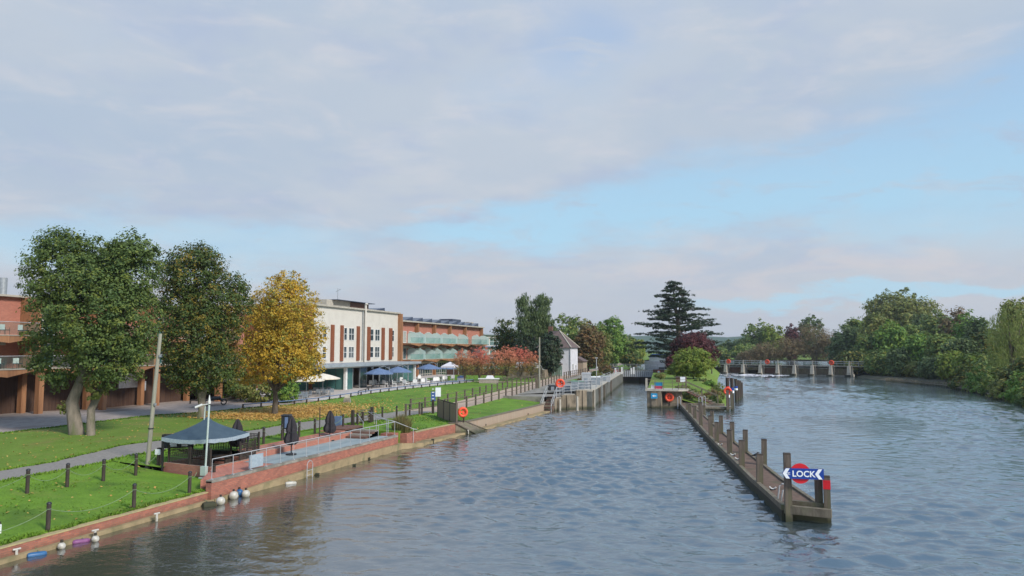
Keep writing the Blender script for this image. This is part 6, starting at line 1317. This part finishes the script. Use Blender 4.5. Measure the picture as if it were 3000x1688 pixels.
simple(1835, 985, 215, 34, 1080, 3500, .3, 'leaf_mid', 'mid green tree at the end of the towpath row')
simple(1862, 992, 235, 28, 1080, 2800, .32, 'leaf_lime', 'small yellow green tree last in the towpath row')
simple(1850, 1040, 200, 32, 1088, 2000, .28, 'leaf_dark', 'low dark tree overhanging the far lockside')
bush(1772, 1082, 128, 20, 15, 1500, .13, 'leaf_rust', 'brown rounded hedge bush beside the lock cut', 'hedge_bush')
bush(1745, 1098, 122, 16, 9, 900, .12, 'leaf_dark', 'low dark green bush at the edge of the lockside grass', 'hedge_bush')
bush(1712, 1115, 104, 20, 13, 1400, .11, 'leaf_rust', 'orange brown bush beside the towpath fence', 'hedge_bush')
for i, (x0, y0, x1, y1) in enumerate(((-25.4, 112, -22.4, 138),)):
    mb = MB(); strip(mb, y0, y1, K(x0), K(2.12), lambda y: lockL(y)-1.2, K(2.12), 2, 3); struct('lockside_grass', mb, M['grass'])
# cedar
cb = at(1985, 1092, 2.0); D = 172.0; cb = byd(1985, D, 2.0); ct = hz(826, cb); t = thing('cedar_tree', 'dark layered cedar towering over the lock island', 'tree', tuple(cb)); rnd = random.Random(11)
tk = MB().tube([cb, cb.lerp(Vector((cb.x, cb.y, ct)), .5), Vector((cb.x-1.2, cb.y, ct))], [.75, .45, .05], 8); tk.tube([Vector((cb.x, cb.y, 2+(ct-2)*.62)), Vector((cb.x+1.6, cb.y, ct-1.2))], [.28, .05], 6)
pads = []
for i in range(88):
    f = (i/87)**.95; z = 3.2+(ct-3.2)*f+rnd.uniform(-.35, .35); a = i*2.399; Lm = (8.9*min(1, (1-f)*1.75)**.85+.8)*rnd.uniform(.62, 1.08)*(.78 if f < .06 else 1); tipz = z+Lm*rnd.uniform(.04, .22)-.0
    r0 = Vector((cb.x-1.2*max(0, f-.5)*1.6, cb.y, z)); tip = Vector((r0.x+math.cos(a)*Lm, r0.y+math.sin(a)*Lm, tipz)); tk.tube([r0, r0.lerp(tip, .5)+Vector((0, 0, .15)), tip], [.14*(1-f)+.05, .08, .02], 5)
    for q in (.42, .62, .82, 1.0):
        pt = r0.lerp(tip, q); w_ = Lm*.20*(1.25-q*.75)+.5; pads.append((pt.x+rnd.uniform(-.4, .4), pt.y+rnd.uniform(-.4, .4), pt.z+.05-.25*(q == 1.0), w_, w_, .28))
tk.build('trunk', M['bark'], t, True); v = leaves(pads, 44000, .22, .48, per=10, seed=3, up=.9, shell=.1, flat=.55, aspect=.42); mesh_np('crown', v, M['leaf_conifer'], t)
simple(2035, 978, 150, 70, 1088, 8000, .22, 'leaf_purple', 'dark red purple tree half hidden behind the round green tree', 'plum_tree', .7, 'trees on the lock island')
simple(1968, 1040, 140, 22, 1095, 1500, .2, 'leaf_purple', 'small dark red bush left of the round green tree', 'plum_tree', .5, 'trees on the lock island')
simple(2026, 1021, 121, 64, 1124, 9000, .15, 'leaf_lime', 'round yellow green tree at the head of the lock island', 'round_tree', .5, 'trees on the lock island', nb=7)
simple(2080, 1040, 165, 26, 1082, 1500, .24, 'leaf_mid', 'mid green bush between the island tree and the weir', 'bush', .5, 'trees on the lock island')
for i, (px, py, D, rx, ry, m_, lb) in enumerate(((2072, 1128, 104, 16, 12, 'leaf_green', 'bright green low shrub right of the round tree'), (1995, 1138, 95.5, 16, 8, 'leaf_olive', 'pale shrub behind the island deck'), (2025, 1150, 93.5, 16, 10, 'leaf_mid', 'green shrub in the middle of the island slope'), (2000, 1165, 91, 20, 14, 'leaf_mid', 'dark green shrub on the bank above the jetty end'), (1975, 1150, 91.5, 14, 9, 'leaf_mid', 'small green shrub below the island deck'), (2040, 1172, 91.5, 24, 12, 'leaf_olive', 'straggling pale shrub beside the island steps'), (2078, 1160, 93, 22, 14, 'leaf_rust', 'brown reedy plants on the island tip'), (2098, 1145, 97, 16, 18, 'leaf_olive', 'tall pale weeds at the river edge of the island'), (2055, 1120, 112, 22, 9, 'leaf_dark', 'dark undergrowth below the round green tree'), (2090, 1170, 91, 12, 12, 'leaf_mid', 'low green weeds behind the landing stage'), (1930, 1100, 118, 12, 5, 'leaf_olive', 'low bank of pale grass by the lock gates'))):
    bush(px, py, D, rx*1.25, ry*1.2, 2400, .09, m_, lb, 'shrub', .25, 'shrubs on the island tip')
# beyond the weir
far = [(2130, 1000, 330, 34, 'leaf_blue', 'grey green tree behind the left end of the weir'), (2165, 992, 340, 26, 'leaf_blue', 'darker pointed tree behind the left end of the weir'), (2100, 1022, 300, 30, 'leaf_mid', 'low green tree close to the island behind the weir'),
       (2215, 938, 320, 46, 'leaf_mid', 'tall green tree behind the weir, left of the yellow one'), (2262, 955, 312, 34, 'leaf_lime', 'yellow green tree behind the weir'), (2315, 955, 325, 22, 'leaf_purple', 'small dark red tree behind the brown willows'),
       (2180, 1010, 290, 36, 'leaf_mid', 'spreading green tree low behind the weir'), (2375, 918, 330, 36, 'leaf_blue', 'tall thin topped tree behind the brown willows')]
for px, top, D, w_, m_, lb in far: simple(px, top, D, w_, 1066, 3000, .5, m_, lb, group='trees beyond the weir', clump=1.6, shell=.3)
for px, top, D, w_, lb in ((2250, 1003, 262, 52, 'brown bare willow thicket behind the weir, left part'), (2310, 990, 258, 50, 'brown bare willow thicket behind the weir, middle part'), (2385, 950, 255, 56, 'tallest brown willow behind the weir'), (2430, 985, 250, 36, 'brown willow at the right end of the weir'), (2195, 1030, 265, 40, 'low brown thicket at the left end of the weir')):
    simple(px, top, D, w_, 1072, 5200, .34, 'leaf_brown', lb, 'willow_tree', 1.2, 'brown willows beyond the weir', aspect=.16, per=16, up=.9, shell=.3)
# right bank: from the weir towards the right picture edge
rb = [(2470, 958, 232, 46, 'leaf_blue', 'dark blue green tree right of the brown willows'), (2500, 930, 250, 34, 'leaf_mid', 'thin topped tree left of the great dome tree'),
      (2632, 850, 268, 112, 'leaf_olive', 'great dome shaped olive tree rising above the right bank'), (2570, 925, 222, 56, 'leaf_olive', 'pale olive willow below the great dome tree'), (2540, 985, 200, 44, 'leaf_mid', 'rounded green tree above the bank corner'),
      (2490, 1035, 196, 40, 'leaf_dark', 'low dark bush at the right end of the weir'), (2600, 950, 196, 46, 'leaf_green', 'bright green tree in the middle of the right bank'), (2665, 955, 206, 44, 'leaf_mid', 'mid green tree under the right side of the dome tree'),
      (2575, 1035, 180, 42, 'leaf_mid', 'olive bush overhanging the stakes, left one'), (2640, 1020, 172, 42, 'leaf_blue', 'shadowy tree overhanging the stakes'), (2700, 925, 230, 40, 'leaf_blue', 'dark tree right of the dome tree'),
      (2745, 915, 215, 48, 'leaf_mid', 'broad green tree on the right skyline'), (2790, 910, 205, 44, 'leaf_brown', 'tree with reddish twigs on the right skyline'), (2830, 920, 188, 46, 'leaf_green', 'fresh green tree on the right skyline'), (2868, 930, 176, 42, 'leaf_blue', 'dark rounded tree left of the weeping willow'),
      (2700, 985, 170, 46, 'leaf_green', 'green tree halfway down the right bank'), (2760, 985, 162, 46, 'leaf_mid', 'dull green tree halfway down the right bank'), (2815, 1000, 150, 46, 'leaf_blue', 'bluish tree above the yellow green bushes'), (2725, 1050, 158, 42, 'leaf_blue', 'dark hollow bush at the right end of the stakes'),
      (2680, 1065, 168, 34, 'leaf_olive', 'low olive bush behind the stakes'), (2785, 1035, 146, 42, 'leaf_lime', 'yellow green bush at the water, left one'), (2845, 1040, 136, 46, 'leaf_lime', 'yellow green bush at the water, right one'), (2895, 1045, 130, 40, 'leaf_mid', 'dark green bush beside the weeping willow'),
      (2880, 985, 150, 44, 'leaf_dark', 'dark tree behind the weeping willow'), (2985, 880, 132, 62, 'leaf_olive', 'tall olive tree above the weeping willow'), (2925, 955, 160, 40, 'leaf_mid', 'green tree left of the tall olive tree'), (3010, 1060, 104, 60, 'leaf_dark', 'dark bush at the right picture edge'),
      (2620, 1075, 176, 36, 'leaf_mid', 'low green bush right above the stakes')]
for px, top, D, w_, m_, lb in rb:
    c0 = byd(px, D, 0); edge = rbx(min(c0.y, 199)); 
    base_ = 1180 if D < 140 else (1135 if D < 170 else 1108)
    simple(px, top, D, w_, base_, int((2600+w_*50)*max(1, w_/50)**1.3), .17+D*.0011, m_, lb, clump=.9+D*.003, group='trees on the far bank', z0=.4, nb=9, shell=.35)
for i, y in enumerate(np.arange(64, 152, 5.5)):
    x = rbx(y)+.9; r_ = 2.3+.7*math.sin(i*2.1); m_ = ('leaf_mid', 'leaf_dark', 'leaf_olive', 'leaf_green')[i*7 % 4]
    tree((x, y, .2), [(x, y, 1.4, r_*.8, r_, 1.6), (x+1, y+1, 2.6, r_, r_, 1.8), (x-1.0, y-.6, .9, r_*.7, r_*.8, .9)], 2600, .2, m_, {'leaf_mid': 'green', 'leaf_dark': 'dark green', 'leaf_olive': 'olive', 'leaf_green': 'fresh green'}[m_]+' bush hanging over the water on the far bank, '+NORD[i], .06, None, .5, 'bushes overhanging the far bank', 'bush', cat='bush')
# weeping willow
D = 116.0; c0 = byd(2950, D, .9); bl = [blob_px(2925, 960, D, 40, 60), blob_px(2965, 935, D, 45, 55), blob_px(2945, 1020, D, 55, 75), blob_px(2925, 1100, D-1, 30, 60), blob_px(2995, 1020, D, 50, 90), blob_px(2960, 1095, D, 45, 60)]
tree(c0, bl, 12000, .26, 'leaf_willow', 'weeping willow trailing yellow green branches into the water at the right', .4, 4, .6, None, 'weeping_willow', droop=2.6, aspect=.14, per=24, shell=.6)
# ragged grass along the edges of path, wall and yard
g = np.random.default_rng(19); P_ = []
for fx_, y0, y1, n_, side in ((path_n, 18, 64, 5200, 1), (path_f, 20, 64, 4200, -1), (lawn_f, 34, 66, 3600, 1), (lambda y: bank_x(y)-.3, 16, 29, 2200, -1), (lawn_f, 66, 112, 3000, 1)):
    ys = y0+g.random(n_)*(y1-y0); xs = np.array([fx_(y) for y in ys])+side*(g.random(n_)**2*.28-.07*(1+np.sin(ys*2.1)+np.sin(ys*5.3))*.6); P_ += [(x, y) for x, y in zip(xs, ys)]
xs = np.array([p[0] for p in P_]); ys = np.array([p[1] for p in P_]); zz = np.array([(lawn_z(x, y) if x > path_n(y)-.3 else gz(y)+.12*max(0, min(1, (x-path_f(y))/(lawn_f(y)-path_f(y))))) for x, y in P_])-.01
h = .05+.08*g.random(len(xs))**2; th = g.random(len(xs))*6.28; w_ = .03+.04*g.random(len(xs)); p = np.stack([xs, ys, zz], 1); q = np.stack([np.cos(th)*w_, np.sin(th)*w_, 0*w_], 1); l_ = np.stack([g.normal(0, .05, len(xs)), g.normal(0, .05, len(xs)), h], 1)
tag(mesh_np('edge_grass', np.stack([p-q, p+q, p+q*.3+l_, p-q*.3+l_], 1).reshape(-1, 3), M['grass'], None), 'longer grass fringing the footpath, the yard and the river wall', 'grass', None, 'stuff')
# grass tufts on the near slope
g = np.random.default_rng(9); n_ = 9000; ys = 16+g.random(n_)**.8*46; xs = np.array([bank_x(y)-.35-g.random()*(9.0) for y in ys]); ok = np.array([(x > path_n(y)+.05) and not (29.4 < y < 50.2 and x > -29.1) for x, y in zip(xs, ys)]); xs, ys = xs[ok], ys[ok]
zz = np.array([lawn_z(x, y) for x, y in zip(xs, ys)])-.02; h = .03+.05*g.random(len(xs))**2; th = g.random(len(xs))*6.28; w_ = .03+.03*g.random(len(xs)); p = np.stack([xs, ys, zz], 1)
q = np.stack([np.cos(th)*w_, np.sin(th)*w_, 0*w_], 1); l_ = np.stack([g.normal(0, .03, len(xs)), g.normal(0, .03, len(xs)), h], 1)
tag(mesh_np('grass_tufts', np.stack([p-q, p+q, p+q*.3+l_, p-q*.3+l_], 1).reshape(-1, 3), M['grass'], None), 'short grass blades on the near riverside lawn', 'grass', None, 'stuff')
hzb = MB().box(-1600, 1600, -215, 2620, -2.2, 64); hm = bpy.data.materials.new('haze'); hm.use_nodes = True; hm.node_tree.nodes.clear(); hn = N(hm.node_tree)
pv = hn.new('ShaderNodeVolumePrincipled'); pv.inputs['Color'].default_value = (.80, .88, .96, 1); pv.inputs['Density'].default_value = .00017; pv.inputs['Anisotropy'].default_value = .2
ho_ = hn.new('ShaderNodeOutputMaterial'); hn.l.new(pv.outputs[0], ho_.inputs['Volume']); tag(hzb.build('haze', hm), kind='stuff')
